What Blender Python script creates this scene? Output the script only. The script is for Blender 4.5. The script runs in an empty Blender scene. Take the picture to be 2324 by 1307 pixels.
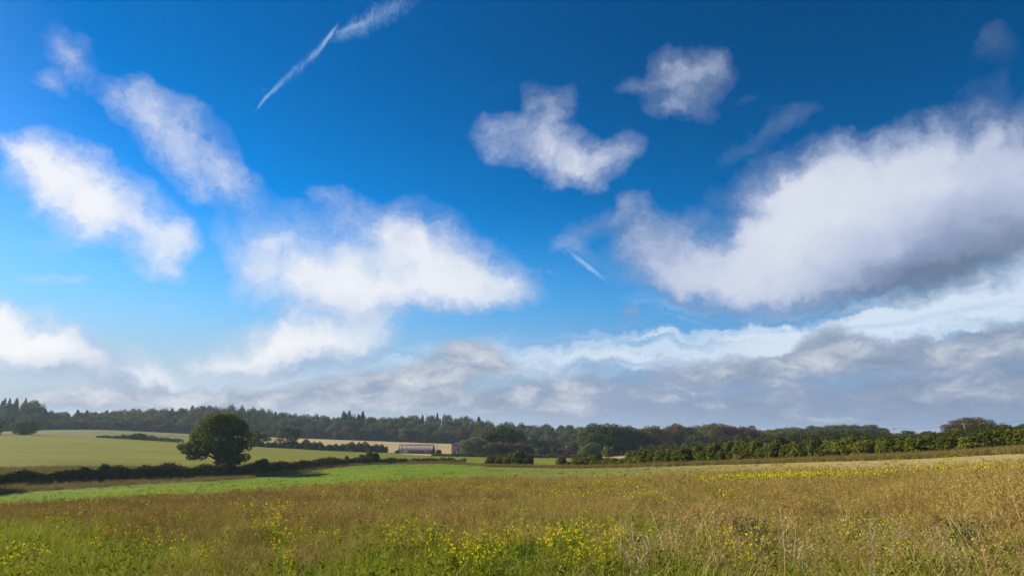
import bpy, bmesh, math, random
import numpy as np
from mathutils import Vector, Matrix

scene = bpy.context.scene
C = scene.collection
rnd = random.Random(7)
npr = np.random.default_rng(11)

# ------------------------------------------------------------------ camera
PW, PH, FPX = 2324.0, 1307.0, 1549.0
PITCH = math.radians(12.1)
EYE = 1.7
cam_data = bpy.data.cameras.new('camera')
cam_data.sensor_width = 36.0
cam_data.lens = FPX / PW * 36.0
cam_data.clip_start = 0.1
cam_data.clip_end = 9000.0
cam = bpy.data.objects.new('camera', cam_data)
cam.location = (0, 0, EYE)
cam.rotation_euler = (math.radians(90) + PITCH, 0, 0)
C.objects.link(cam)
scene.camera = cam

def ray(px, py):
    """World direction of a picture point (used to turn survey points of the photograph into places)."""
    u = (px - PW / 2) / FPX
    v = (PH / 2 - py) / FPX
    cp, sp = math.cos(PITCH), math.sin(PITCH)
    return Vector((u, cp - v * sp, sp + v * cp))

# ------------------------------------------------------------------ exposure
vs = scene.view_settings
scene.display_settings.display_device = 'sRGB'
vs.view_transform = 'Standard'
vs.look = 'None'
vs.exposure = 0.95
vs.gamma = 1.0
vs.use_curve_mapping = False
cy = scene.cycles
cy.use_denoising = True
cy.denoiser = 'OPENIMAGEDENOISE'
cy.use_adaptive_sampling = True
cy.adaptive_threshold = 0.012
cy.max_bounces = 6
cy.diffuse_bounces = 3
cy.glossy_bounces = 2
cy.transmission_bounces = 3
cy.volume_bounces = 0
cy.transparent_max_bounces = 8
cy.sample_clamp_indirect = 4.0

# ------------------------------------------------------------------ sun
SUN_EL = math.radians(26)
SUN_AZ = math.radians(-71)          # clockwise from +Y; the sun stands to the left, a little in front
SUN_DIR = Vector((math.sin(SUN_AZ) * math.cos(SUN_EL), math.cos(SUN_AZ) * math.cos(SUN_EL), math.sin(SUN_EL)))
sun_data = bpy.data.lights.new('sun', 'SUN')
sun_data.energy = 5.0
sun_data.angle = math.radians(0.55)
sun_data.color = (1.0, 0.90, 0.74)
sun = bpy.data.objects.new('sun', sun_data)
sun.rotation_euler = (-SUN_DIR).to_track_quat('-Z', 'Y').to_euler()
sun.location = SUN_DIR * 300
C.objects.link(sun)

# ------------------------------------------------------------------ world: Nishita sky with clouds
world = bpy.data.worlds.new('World')
scene.world = world
world.use_nodes = True

class NB:
    """Small wrapper that writes shader-node expressions."""
    def __init__(s, tree): s.t = tree; s.n = tree.nodes; s.l = tree.links
    def put(s, sock, v):
        if hasattr(v, 'is_linked') or isinstance(v, bpy.types.NodeSocket): s.l.new(v, sock)
        else:
            try: sock.default_value = v
            except Exception: sock.default_value = (v, v, v)
    def m(s, op, a, b=None, c=None, clamp=False):
        n = s.n.new('ShaderNodeMath'); n.operation = op; n.use_clamp = clamp
        s.put(n.inputs[0], a)
        if b is not None: s.put(n.inputs[1], b)
        if c is not None: s.put(n.inputs[2], c)
        return n.outputs[0]
    def v(s, op, a, b=None, scale=None):
        n = s.n.new('ShaderNodeVectorMath'); n.operation = op
        s.put(n.inputs[0], a)
        if b is not None: s.put(n.inputs[1], b)
        if scale is not None: s.put(n.inputs['Scale'], scale)
        return n.outputs['Value'] if op in ('DOT_PRODUCT', 'LENGTH', 'DISTANCE') else n.outputs['Vector']
    def noise(s, vec, scale, detail=6.0, rough=0.55, dist=0.0, lac=2.0, color=False):
        n = s.n.new('ShaderNodeTexNoise'); n.noise_dimensions = '3D'
        s.put(n.inputs['Vector'], vec)
        n.inputs['Scale'].default_value = scale; n.inputs['Detail'].default_value = detail
        n.inputs['Roughness'].default_value = rough; n.inputs['Distortion'].default_value = dist
        n.inputs['Lacunarity'].default_value = lac
        return n.outputs['Color'] if color else n.outputs['Fac']
    def smooth(s, x, lo, hi, a=0.0, b=1.0, kind='SMOOTHSTEP'):
        n = s.n.new('ShaderNodeMapRange'); n.interpolation_type = kind
        s.put(n.inputs[0], x)
        for i, q in enumerate((lo, hi, a, b)): s.put(n.inputs[1 + i], q)
        return n.outputs[0]
    def mix(s, f, a, b):
        n = s.n.new('ShaderNodeMix'); n.data_type = 'RGBA'; n.clamp_factor = True
        s.put(n.inputs[0], f)
        for k, q in ((6, a), (7, b)):
            s.put(n.inputs[k], (*q, 1.0) if isinstance(q, tuple) and len(q) == 3 else q)
        return n.outputs[2]

def lin(r, g, b):
    f = lambda c: c / 12.92 if c <= 0.04045 else ((c + 0.055) / 1.055) ** 2.4
    return (f(r / 255), f(g / 255), f(b / 255))

wt = world.node_tree
wt.nodes.clear()
W = NB(wt)
tc = wt.nodes.new('ShaderNodeTexCoord')
D = tc.outputs['Generated']

def add_ellipses(nb, d, lst):
    """Sum of soft elliptical patches of sky, each a mapped spherical gradient (px, py, rx, ry, angle, weight)."""
    acc = None
    for (px, py, rx, ry, ang, w) in lst:
        c = ray(px, py)
        a = math.radians(ang); ca, sa = math.cos(a), math.sin(a)
        e = 4.0
        tx = (ray(px + e * ca, py + e * sa).normalized() - ray(px - e * ca, py - e * sa).normalized()) / (2 * e)
        ty = (ray(px - e * sa, py + e * ca).normalized() - ray(px + e * sa, py - e * ca).normalized()) / (2 * e)
        n = c.normalized()
        A = (tx - n * tx.dot(n)).normalized()
        B = n.cross(A)
        R = Matrix((A, B, n)).transposed()
        mp = nb.n.new('ShaderNodeMapping'); mp.vector_type = 'TEXTURE'
        nb.l.new(d, mp.inputs[0])
        mp.inputs['Location'].default_value = n
        mp.inputs['Rotation'].default_value = R.to_euler('XYZ')
        mp.inputs['Scale'].default_value = (tx.length * rx * WIDEN, ty.length * ry * WIDEN, 0.8)
        g = nb.n.new('ShaderNodeTexGradient'); g.gradient_type = 'SPHERICAL'
        nb.l.new(mp.outputs[0], g.inputs[0])
        f = g.outputs['Fac']
        acc = nb.m('MULTIPLY', f, w) if acc is None else nb.m('MULTIPLY_ADD', f, w, acc)
    return acc
WIDEN = 1.35

CUMULUS = [
 # bright diagonal cloud on the left
 (62,352,62,48,50,.9),(120,400,115,72,35,1.1),(215,462,125,78,30,1.05),(310,515,110,68,28,.95),(375,555,62,42,15,.75),(195,520,60,55,70,.55),(215,560,30,25,0,.3),(385,605,45,38,-30,.42),(345,590,50,40,0,.3),
 # softer diagonal cloud above it
 (300,250,72,58,50,.6),(350,300,105,82,42,.75),(430,345,110,90,40,.72),(490,415,105,65,30,.62),(550,410,52,52,50,.38),(420,440,70,30,20,.3),
 (150,145,80,24,52,.40),(92,192,58,34,28,.55),(200,175,190,44,44,.20),(120,110,90,50,50,.26),(150,560,110,50,10,.26),
 # big cloud left of centre
 (880,530,85,75,-10,.85),(960,545,120,85,20,.9),(1050,600,140,80,25,.95),(1140,640,85,50,15,.7),(800,600,120,80,0,.75),(690,620,150,80,5,.85),(600,565,75,60,20,.6),(625,500,85,65,30,.42),(740,520,85,70,0,.36),(700,660,160,45,5,.65),(890,640,190,65,0,.85),(1010,660,160,45,0,.7),(495,540,38,52,-10,.38),(508,590,32,32,0,.3),(560,610,60,40,0,.4),(780,475,70,50,0,.30),(730,440,50,18,20,.24),
 # its lower tail
 (800,720,125,75,-15,.7),(700,765,180,70,-12,.95),(585,800,185,60,-8,1.05),(480,812,80,30,0,.6),(720,805,150,35,-8,.5),(840,760,60,50,0,.3),
 # upper centre clouds
 (1120,298,62,42,-15,.75),(1100,345,40,26,0,.4),(1230,310,75,72,20,.95),(1290,370,100,58,22,.95),(1325,405,55,34,15,.6),(1250,235,62,46,-15,.58),(1205,215,34,34,0,.42),(1295,210,28,36,30,.36),(1405,362,52,38,-15,.72),(1360,385,60,30,-10,.5),(1150,352,70,30,5,.5),
 (1515,150,48,46,0,.6),(1600,165,70,62,0,.7),(1635,150,28,46,0,.4),(1560,210,80,52,0,.62),(1575,255,62,36,0,.55),(1510,260,58,28,0,.5),(1460,212,68,28,-8,.48),
 # great cloud on the right
 (1790,570,165,130,-5,1.25),(1770,470,95,95,-30,.8),(1720,600,90,80,0,.7),(1880,490,190,150,-12,1.05),(1860,380,105,62,-20,.5),(1960,410,160,100,-15,.75),(2060,460,250,165,-12,1.1),(2080,345,150,70,-12,.55),(2240,445,230,160,-10,1.1),(2320,370,120,90,-15,.65),(2000,590,220,100,-8,.85),(2150,550,190,110,-18,.8),(1730,600,110,85,0,.6),(1900,635,180,75,0,.8),(2030,630,180,75,-6,.7),(2420,440,220,160,0,.95),(2130,290,36,40,-20,.36),(2235,315,50,26,-50,.40),(2315,290,22,60,20,.36),
 # its left wing
 (1435,530,64,58,0,.55),(1480,575,115,80,15,.8),(1590,590,150,90,10,.9),(1650,645,160,62,5,.85),(1560,655,150,48,18,.6),(1330,520,105,28,-20,.42),(1408,480,26,32,0,.26),(1475,490,30,30,0,.25),(1550,492,55,28,-25,.36),(1600,480,30,20,0,.22),
 (1300,562,90,18,35,.36),
 (2245,115,62,44,0,.36),(2200,95,60,40,0,.14),(2290,190,40,50,0,.22),(1790,270,80,34,-20,.27),(1700,340,90,30,-30,.22),(1640,440,60,40,0,.24),(1700,240,50,24,0,.18),(2220,230,80,50,0,.24),
 # low cloud at the left edge
 (20,720,65,52,15,1.1),(70,765,120,60,15,1.3),(150,790,105,50,15,1.2),(50,810,160,46,5,1.0),(190,815,60,28,10,.5),
 (310,850,125,38,8,1.1),(240,870,120,30,5,.6),(380,868,70,24,5,.5),
 (150,648,90,20,6,.42),(120,635,30,16,0,.2),(200,660,30,16,0,.3),(385,615,40,24,0,.25),(310,798,32,20,0,.34),(235,705,24,12,0,.12),(720,440,40,16,20,.16),
]
# dark masses: undersides and grey cloud
SHADE = [
 (2010,450,430,260,-12,.12),
 (2120,625,380,150,-15,.50),(2170,605,210,70,-20,.24),(2290,520,200,130,-20,.30),(1950,690,320,80,-5,.30),
 (1560,590,190,150,10,.24),(1440,540,110,110,0,.22),(1350,530,90,50,0,.15),
 (860,700,240,36,0,.22),(640,845,260,36,-8,.42),(150,840,170,36,8,.5),(310,890,130,26,5,.5),(230,805,70,36,20,.3),
 (1580,200,150,120,0,.32),(1245,215,90,60,0,.34),(1560,690,170,50,10,.2),(2250,130,100,90,0,.45),
 (2330,300,160,110,0,.22),(480,415,120,70,40,.10),(150,150,150,100,40,.1),
]
# grey flat clouds of the bank along the horizon
BANK = [
 (1890,765,80,52,-5,.95),(1850,800,60,40,0,.7),(1950,805,150,42,0,.85),(2060,815,150,42,0,.8),(2200,785,140,45,-8,.9),(2320,765,110,50,-5,.9),(2270,800,140,40,0,.7),
 (1700,830,110,40,-3,.9),(1640,848,60,26,0,.6),(1560,846,72,32,0,.95),(1800,840,110,34,0,.8),(1430,865,120,28,0,.75),(1250,875,80,34,0,.85),(1330,878,70,24,0,.65),(1170,890,60,24,0,.55),
 (1060,795,90,44,12,.72),(1120,820,90,30,15,.6),(980,815,90,30,0,.6),(1060,840,120,28,0,.6),(1380,815,80,20,-3,.62),(1500,805,36,14,-25,.5),(1480,830,30,10,-10,.3),
 (1420,720,62,42,-10,.52),(1440,700,30,24,0,.3),(1105,748,24,24,0,.26),
 (860,858,160,30,-4,.8),(700,888,220,32,0,.7),(520,905,200,26,0,.6),(330,905,220,26,0,.6),(120,890,200,36,0,.6),(980,860,90,26,0,.5),(1000,885,180,30,0,.65),(830,850,40,24,0,.4),
 (2290,860,120,42,0,.85),(2100,875,220,32,0,.7),(1800,895,360,32,0,.75),(1300,915,400,34,0,.75),(800,925,500,36,0,.6),(2300,915,300,44,0,.75),(200,930,300,40,0,.5),(1800,945,500,36,0,.7),
]
# thin high veil and streaks
VEIL = [
 (2100,700,420,75,-8,.62),(2280,570,170,140,-30,.62),(1700,790,520,50,-3,.66),(1250,800,330,45,-2,.42),(1650,745,420,13,-4,.42),(2200,690,260,14,-10,.5),(1980,750,420,30,-4,.4),(900,850,360,60,0,.35),(500,880,500,80,0,.3),(1600,720,220,60,8,.3),
]
TRAIL = [
 (598,230,30,4,-52,.9),(625,200,34,6,-48,.6),(660,168,60,9,-46,.40),(715,118,60,5,-52,.45),(742,90,46,4,-55,.9),(700,140,70,18,-48,.25),(780,75,50,18,-20,.3),(830,50,80,30,-30,.42),(900,15,90,34,-32,.36),(800,62,44,6,-20,.35),(598,205,8,10,0,.3),
 (365,670,50,5,12,.6),(390,698,34,9,4,.6),(930,716,48,5,10,.45),(1320,592,64,5,38,.6),(1345,612,60,8,40,.5),(1300,585,60,8,34,.35),(1230,615,80,7,6,.3),(1480,768,330,6,-4,.75),(1780,752,260,6,-3,.7),(2150,712,300,9,-10,.6),(2000,738,240,6,-4,.6),(2230,690,180,10,-12,.5),(1900,790,300,5,-2,.4),(1560,725,120,5,18,.4),(870,612,60,5,8,.15),
]

# sky gradient
sky = wt.nodes.new('ShaderNodeTexSky')
sky.sky_type = 'NISHITA'
sky.sun_disc = False
sky.sun_elevation = SUN_EL
sky.sun_rotation = SUN_AZ % (2 * math.pi)
sky.altitude = 150
sky.air_density = 1.0
sky.dust_density = 0.3
sky.ozone_density = 2.4
sx = wt.nodes.new('ShaderNodeSeparateXYZ'); wt.links.new(D, sx.inputs[0])
dx, dz = sx.outputs['X'], sx.outputs['Z']
K = 0.10                            # cloud radiances below are divided by it; the exposure is taken off again in the Background strength
STR = K / 2 ** 0.95
K_ = lambda *c: tuple(x / K for x in lin(*c))
hs = wt.nodes.new('ShaderNodeHueSaturation')
hs.inputs['Saturation'].default_value = 1.6
hs.inputs['Hue'].default_value = 0.509
wt.links.new(W.m('MULTIPLY', W.smooth(dz, 0.10, 0.55, 1.9, 1.22), W.smooth(W.m('MULTIPLY_ADD', dz, 0.5, dx), -0.5, 0.95, 1.02, 0.63)), hs.inputs['Value'])
wt.links.new(sky.outputs[0], hs.inputs['Color'])
base = W.mix(W.smooth(dz, 0.06, 0.34, 0.85, 0.0), hs.outputs[0], W.mix(W.smooth(dx, -0.6, 0.3), K_(120, 190, 232), K_(70, 160, 226)))
hz_col = W.mix(W.smooth(dx, -0.6, 0.5), K_(190, 205, 216), K_(140, 160, 190))

def ramp(x, stops):
    r = wt.nodes.new('ShaderNodeValToRGB'); wt.links.new(x, r.inputs[0])
    els = r.color_ramp.elements
    for pos, col in stops:
        e = els.new(pos) if pos not in (0.0, 1.0) else els[0 if pos == 0 else -1]
        e.color = (*[c / K for c in lin(*col)], 1)
    return r.outputs[0]
CUM_RAMP = ((0.0, (108, 126, 152)), (0.26, (148, 163, 192)), (0.48, (192, 202, 226)), (0.68, (224, 229, 240)), (0.9, (246, 247, 250)), (1.0, (252, 252, 252)))
BANK_RAMP = ((0.0, (124, 144, 172)), (0.3, (152, 167, 190)), (0.6, (198, 204, 215)), (1.0, (240, 241, 243)))

# stirred directions: large swirls and small fibres
n1 = W.v('SUBTRACT', W.noise(D, 5.5, 4, 0.55, color=True), (0.5, 0.5, 0.5))
n2 = W.v('SUBTRACT', W.noise(D, 26.0, 4, 0.62, color=True), (0.5, 0.5, 0.5))
DW = W.v('ADD', W.v('ADD', D, W.v('SCALE', n1, scale=0.085)), W.v('SCALE', n2, scale=0.046))

# --- clouds of the view
F0 = add_ellipses(W, DW, CUMULUS)
N0 = W.noise(DW, 9.0, 8, 0.6, dist=0.15)
N1 = W.noise(W.v('ADD', DW, (-0.022, 0.0, 0.016)), 9.0, 3, 0.5, dist=0.15)
N2 = W.noise(W.v('MULTIPLY', DW, (1, 1, 1.3)), 45.0, 5, 0.65, dist=0.8)
gate = W.smooth(F0, 0.0, 0.9)
raw0 = W.m('MULTIPLY_ADD', W.m('SUBTRACT', N0, 0.5), W.m('MULTIPLY', gate, W.smooth(F0, 0.8, 2.2, 2.2, 0.9)), W.m('MULTIPLY', F0, 1.25))
raw0 = W.m('MULTIPLY_ADD', W.m('SUBTRACT', N2, 0.5), W.m('MULTIPLY', gate, W.smooth(F0, 0.4, 1.5, 1.6, 0.22)), raw0)
a_cum = W.m('MULTIPLY', W.m('POWER', W.smooth(raw0, 0.13, 1.9, kind='LINEAR'), 0.9), 0.95)
sh = add_ellipses(W, DW, SHADE)
lit = W.m('MULTIPLY_ADD', W.m('SUBTRACT', N0, N1), 0.16, 0.47)
lit = W.m('MULTIPLY_ADD', W.smooth(raw0, 0.3, 2.6), 0.36, lit)
lit = W.m('SUBTRACT', lit, W.m('MULTIPLY', sh, 0.75))
lit = W.m('MAXIMUM', W.m('MULTIPLY_ADD', dx, -0.26, lit), 0.0)
cum_col = ramp(lit, CUM_RAMP)

# thin veil, drawn out sideways
q = W.v('MULTIPLY', DW, (1.0, 1.0, 7.0))
nv = W.noise(q, 4.5, 7, 0.62, dist=0.6)
fv = add_ellipses(W, DW, VEIL)
a_veil = W.smooth(W.m('MULTIPLY_ADD', W.m('SUBTRACT', nv, 0.5), 1.9, fv), 0.1, 1.0, 0.0, 0.9)
a_veil = W.m('MULTIPLY', a_veil, W.smooth(fv, 0.02, 0.3))
DT = W.v('ADD', D, W.v('SCALE', n2, scale=0.005))
ft = add_ellipses(W, DT, TRAIL)
nt = W.noise(W.v('MULTIPLY', D, (2.2, 1.0, 1.2)), 60.0, 6, 0.7, dist=0.6)
a_tr = W.smooth(W.m('MULTIPLY_ADD', W.m('SUBTRACT', nt, 0.5), 1.1, ft), 0.05, 1.2, 0.0, 0.6)
a_tr = W.m('MULTIPLY', a_tr, W.smooth(ft, 0.0, 0.2))

# bank along the horizon
DB = W.v('ADD', W.v('ADD', D, W.v('SCALE', n1, scale=0.028)), W.v('SCALE', n2, scale=0.024))
nb_ = W.noise(W.v('MULTIPLY', DB, (1.0, 1.0, 2.4)), 15.0, 7, 0.6, dist=0.3)
fb = add_ellipses(W, DB, BANK)
gateb = W.smooth(fb, 0.0, 0.4)
rawb = W.m('MULTIPLY_ADD', W.m('SUBTRACT', nb_, 0.5), W.m('MULTIPLY', gateb, 1.35), W.m('MULTIPLY', fb, 1.15))
a_bank = W.smooth(rawb, 0.32, 1.05, 0.0, 0.93)
litb = W.m('MULTIPLY_ADD', W.m('SUBTRACT', rawb, 0.8), 0.26, 0.32)
litb = W.m('MULTIPLY_ADD', dx, -0.30, litb)
litb = W.m('MAXIMUM', W.m('MULTIPLY_ADD', W.m('SUBTRACT', nb_, 0.5), 1.3, litb), 0.0)

hz = W.smooth(dz, 0.02, 0.20, 0.95, 0.0)
col = W.mix(hz, base, hz_col)
col = W.mix(a_veil, col, K_(220, 233, 247))
col = W.mix(a_tr, col, K_(176, 208, 240))
col = W.mix(a_cum, col, cum_col)
col = W.mix(a_bank, col, ramp(litb, BANK_RAMP))
bg_view = wt.nodes.new('ShaderNodeBackground')
bg_view.inputs['Strength'].default_value = STR
wt.links.new(col, bg_view.inputs['Color'])

# --- the rest of the sky: the same kinds of cloud, scattered by noise
nf = W.noise(W.v('MULTIPLY', D, (1, 1, 1.6)), 3.2, 6, 0.58, dist=0.3)
a_far = W.smooth(nf, 0.5, 0.68, 0.0, 0.95)
low = W.smooth(dz, 0.02, 0.15, 0.9, 0.0)
col2 = W.mix(W.smooth(dz, 0.0, 0.17, 0.92, 0.0), base, hz_col)
lit2 = W.m('MAXIMUM', W.m('MULTIPLY_ADD', dx, -0.25, W.smooth(nf, 0.5, 0.8, 0.45, 0.75)), 0.0)
col2 = W.mix(a_far, col2, ramp(lit2, CUM_RAMP))
col2 = W.mix(low, col2, hz_col)
bg_rest = wt.nodes.new('ShaderNodeBackground')
bg_rest.inputs['Strength'].default_value = STR
wt.links.new(col2, bg_rest.inputs['Color'])

front = W.smooth(W.v('DOT_PRODUCT', D, (0.0, math.cos(PITCH), math.sin(PITCH))), 0.55, 0.70)
below = W.smooth(dz, -0.06, -0.03)
ms = wt.nodes.new('ShaderNodeMixShader')
wt.links.new(W.m('MULTIPLY', front, below), ms.inputs[0])
wt.links.new(bg_rest.outputs[0], ms.inputs[1])
wt.links.new(bg_view.outputs[0], ms.inputs[2])
wo = wt.nodes.new('ShaderNodeOutputWorld')
wt.links.new(ms.outputs[0], wo.inputs['Surface'])

# ================================================================== STRUCTURE: terrain
def dirZ(px, py):
    d = ray(px, py); return d.z / d.y

SURVEY = [  # picture x, picture y, distance Y in metres of points on the ground
 (0,1230,16),(0,1200,22),(0,1170,45),(0,1155,60),(0,1130,95),(0,1108,115),(0,1065,132),(0,1040,175),(0,1010,245),(0,986,330),(0,984,400),(0,980,560),
 (250,1225,16),(250,1160,45),(250,1141,64),(250,1117,105),(250,1095,133),(250,1060,150),(250,1025,220),(250,993,330),(250,985,420),(250,974,580),
 (500,1200,20),(500,1150,45),(500,1128,70),(500,1100,115),(500,1083,150),(500,1048,185),(500,1025,240),(500,1008,330),(430,997,420),(430,984,600),
 (700,1200,19),(700,1140,48),(700,1110,90),(765,1088,135),(700,1066,170),(700,1040,205),(700,1020,330),(700,1003,430),(700,995,580),
 (900,1195,19),(900,1130,50),(900,1095,100),(900,1065,160),(870,1053,205),(880,1036,250),(880,1029,330),(950,1028,330),(950,1015,400),(950,1004,590),
 (1000,1090,103),(1000,1066,165),(1000,1050,215),
 (1162,1200,18),(1162,1130,50),(1162,1100,88),(1162,1075,140),(1110,1055,180),(1200,1058,172),(1240,1050,215),(1250,1040,280),(1150,1033,330),(1275,1036,330),(1150,1010,590),
 (1350,1200,17),(1350,1130,42),(1350,1092,80),(1340,1060,158),(1400,1035,310),(1400,1020,420),
 (1500,1055,135),(1600,1080,62),(1600,1065,95),(1600,1120,34),(1500,1031,250),(1600,1010,420),
 (1700,1050,118),(1700,1015,260),(1850,998,480),(1900,1042,104),
 (2000,1200,16),(2000,1120,30),(2000,1090,42),(2000,1070,57),(2000,1050,85),(2000,1037,98),(2000,1000,230),(2050,985,300),
 (2100,1033,92),(2324,1150,18),(2324,1100,30),(2324,1075,42),(2324,1060,54),(2324,1020,80),(2300,985,200),(2180,975,290),(2324,974,310),
 (2600,1015,72),(2600,1055,50),(2600,975,220),
]
_P, _Z = [], []
for (px, py, Y) in SURVEY:
    _P.append(((px - PW / 2) / FPX * 1.6, math.log(Y))); _Z.append(EYE + Y * dirZ(px, py))
for s_ in (-0.9, -0.45, 0.0, 0.45, 0.9):
    for Y, zz in ((1.0, 0.0), (3.0, 0.0), (9.0, 0.0)):
        _P.append((s_ * 1.6, math.log(Y))); _Z.append(zz - (0.12 if s_ < -0.3 and Y > 5 else 0))
    for Y, zz in ((900.0, 3.0), (2000.0, 0.0), (6000.0, -25.0)):
        _P.append((s_ * 1.6, math.log(Y))); _Z.append(zz)
_P = np.array(_P); _Z = np.array(_Z)
def _kern(a, b):
    d = np.sqrt(((a[:, None, :] - b[None, :, :]) ** 2).sum(-1))
    return d ** 3
_n = len(_P)
_Q = np.column_stack([np.ones(_n), _P])
_M = np.zeros((_n + 3, _n + 3))
_M[:_n, :_n] = _kern(_P, _P) + np.eye(_n) * 0.003
_M[:_n, _n:] = _Q; _M[_n:, :_n] = _Q.T
_sol = np.linalg.solve(_M, np.concatenate([_Z, np.zeros(3)]))

def to_sl(x, y):
    az = np.arctan2(x, y); r = np.maximum(np.hypot(x, y), 1.0)
    lim = 0.78
    azc = np.clip(az, -lim, lim)
    return np.tan(azc), r * np.cos(azc), az
def H(x, y):
    """Ground height at any place (arrays)."""
    x = np.asarray(x, float).ravel(); y = np.asarray(y, float).ravel()
    out = np.empty(len(x))
    for i in range(0, len(x), 40000):
        s, Y, az = to_sl(x[i:i+40000], y[i:i+40000])
        p = np.column_stack([s * 1.6, np.log(Y)])
        z = _kern(p, _P) @ _sol[:_n] + np.column_stack([np.ones(len(p)), p]) @ _sol[_n:]
        back = np.clip((np.abs(az) - 0.9) / 1.2, 0, 1); back = back * back * (3 - 2 * back)
        out[i:i+40000] = z * (1 - back) - 1.0 * back * np.clip(Y / 50, 0, 1)
    return out
def h1(x, y): return float(H([x], [y])[0])
def place(px, Y):
    """World point on the ground in the direction of picture column px at distance Y."""
    x = (px - PW / 2) / FPX * Y
    return x, Y, h1(x, Y)
_YS = np.exp(np.linspace(math.log(4.0), math.log(700.0), 500))
def hit(px, py):
    """Where the sight line through a picture point first meets the ground."""
    d = ray(px, py)
    xs = d.x / d.y * _YS; zs = EYE + d.z / d.y * _YS
    under = np.nonzero(H(xs, _YS) >= zs)[0]
    k = under[0] if len(under) else len(_YS) - 1
    return xs[k], _YS[k]

pl = lambda pts: (np.array([p[0] for p in pts], float), np.array([p[1] for p in pts], float))
_B1 = pl([(-400,58),(0,60),(300,64),(500,70),(700,88),(900,100),(1000,103),(1100,108),(1200,100),(1350,80),(1600,62),(2000,57),(2324,54),(2700,52)])
_HL = pl([(-400,84),(-150,100),(0,115),(250,133),(500,150),(700,170),(870,205),(1000,215),(1060,200),(1110,180),(1200,172),(1340,158),(1500,135),(1700,118),(1900,104),(2100,92),(2324,80),(2600,70)])
_V = pl([(-400,14),(0,14),(500,13),(700,12),(900,10),(1000,8),(1100,7),(1300,6),(2700,6)])
_B4 = pl([(-400,335),(0,332),(885,332),(940,310),(1050,300),(1200,330),(1330,300),(1500,245),(1700,240),(2000,225),(2324,195),(2700,180)])
_WF = pl([(-400,560),(0,555),(120,560),(250,585),(430,600),(700,588),(950,592),(1150,590),(1300,560),(1480,430),(1700,440),(1990,480),(2050,400),(2324,400),(2700,400)])
B1 = lambda p: np.interp(p, *_B1)
HL = lambda p: np.interp(p, *_HL)
B2 = lambda p: np.interp(p, *_HL) - np.interp(p, *_V)
B4 = lambda p: np.interp(p, *_B4)
WF = lambda p: np.interp(p, *_WF)

# ------------------------------------------------------------------ object helpers
def prop(o, label=None, cat=None, group=None, kind=None):
    if label: o['label'] = label
    if cat: o['category'] = cat
    if group: o['group'] = group
    if kind: o['kind'] = kind
    return o
def obj(name, data, parent=None, loc=None):
    o = bpy.data.objects.new(name, data)
    C.objects.link(o)
    if parent is not None: o.parent = parent
    if loc is not None: o.location = loc
    return o
def mk_mesh(name, verts, faces, mat=None, smooth=False):
    """Mesh from arrays; faces is an (n, k) array or a list of such arrays."""
    me = bpy.data.meshes.new(name)
    verts = np.asarray(verts, np.float32).reshape(-1, 3)
    fl = faces if isinstance(faces, list) else [faces]
    fl = [np.asarray(f, np.int32) for f in fl if len(f)]
    loops = np.concatenate([f.ravel() for f in fl])
    sizes = np.concatenate([np.full(len(f), f.shape[1], np.int32) for f in fl])
    me.vertices.add(len(verts)); me.vertices.foreach_set('co', verts.ravel())
    me.loops.add(len(loops)); me.loops.foreach_set('vertex_index', loops)
    me.polygons.add(len(sizes))
    me.polygons.foreach_set('loop_start', np.concatenate([[0], np.cumsum(sizes)[:-1]]).astype(np.int32))
    if smooth: me.polygons.foreach_set('use_smooth', np.ones(len(sizes), bool))
    me.update(calc_edges=True)
    if mat is not None:
        for m_ in (mat if isinstance(mat, (list, tuple)) else [mat]): me.materials.append(m_)
    return me

# ------------------------------------------------------------------ materials
def new_mat(name):
    m = bpy.data.materials.new(name); m.use_nodes = True
    m.node_tree.nodes.clear()
    return m, NB(m.node_tree)
def finish(m, nb, shader):
    o = nb.n.new('ShaderNodeOutputMaterial'); nb.l.new(shader, o.inputs['Surface']); return m
def cramp(nb, x, stops):
    r = nb.n.new('ShaderNodeValToRGB'); nb.l.new(x, r.inputs[0])
    els = r.color_ramp.elements
    while len(els) > 1: els.remove(els[-1])
    els[0].position = stops[0][0]; els[0].color = (*stops[0][1], 1)
    for p, c in stops[1:]:
        e = els.new(p); e.color = (*c, 1)
    return r.outputs[0]
def bsdf(nb, col, rough=0.8, spec=0.2, normal=None, metal=0.0):
    b = nb.n.new('ShaderNodeBsdfPrincipled')
    nb.put(b.inputs['Base Color'], (*col, 1) if isinstance(col, tuple) and len(col) == 3 else col)
    nb.put(b.inputs['Roughness'], rough); b.inputs['Specular IOR Level'].default_value = spec
    b.inputs['Metallic'].default_value = metal
    if normal is not None: nb.l.new(normal, b.inputs['Normal'])
    return b.outputs[0]
def bump(nb, h, strength, dist):
    b = nb.n.new('ShaderNodeBump'); b.inputs['Strength'].default_value = strength; b.inputs['Distance'].default_value = dist
    nb.l.new(h, b.inputs['Height']); return b.outputs[0]
def ocoord(nb): return nb.n.new('ShaderNodeTexCoord').outputs['Object']

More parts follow.
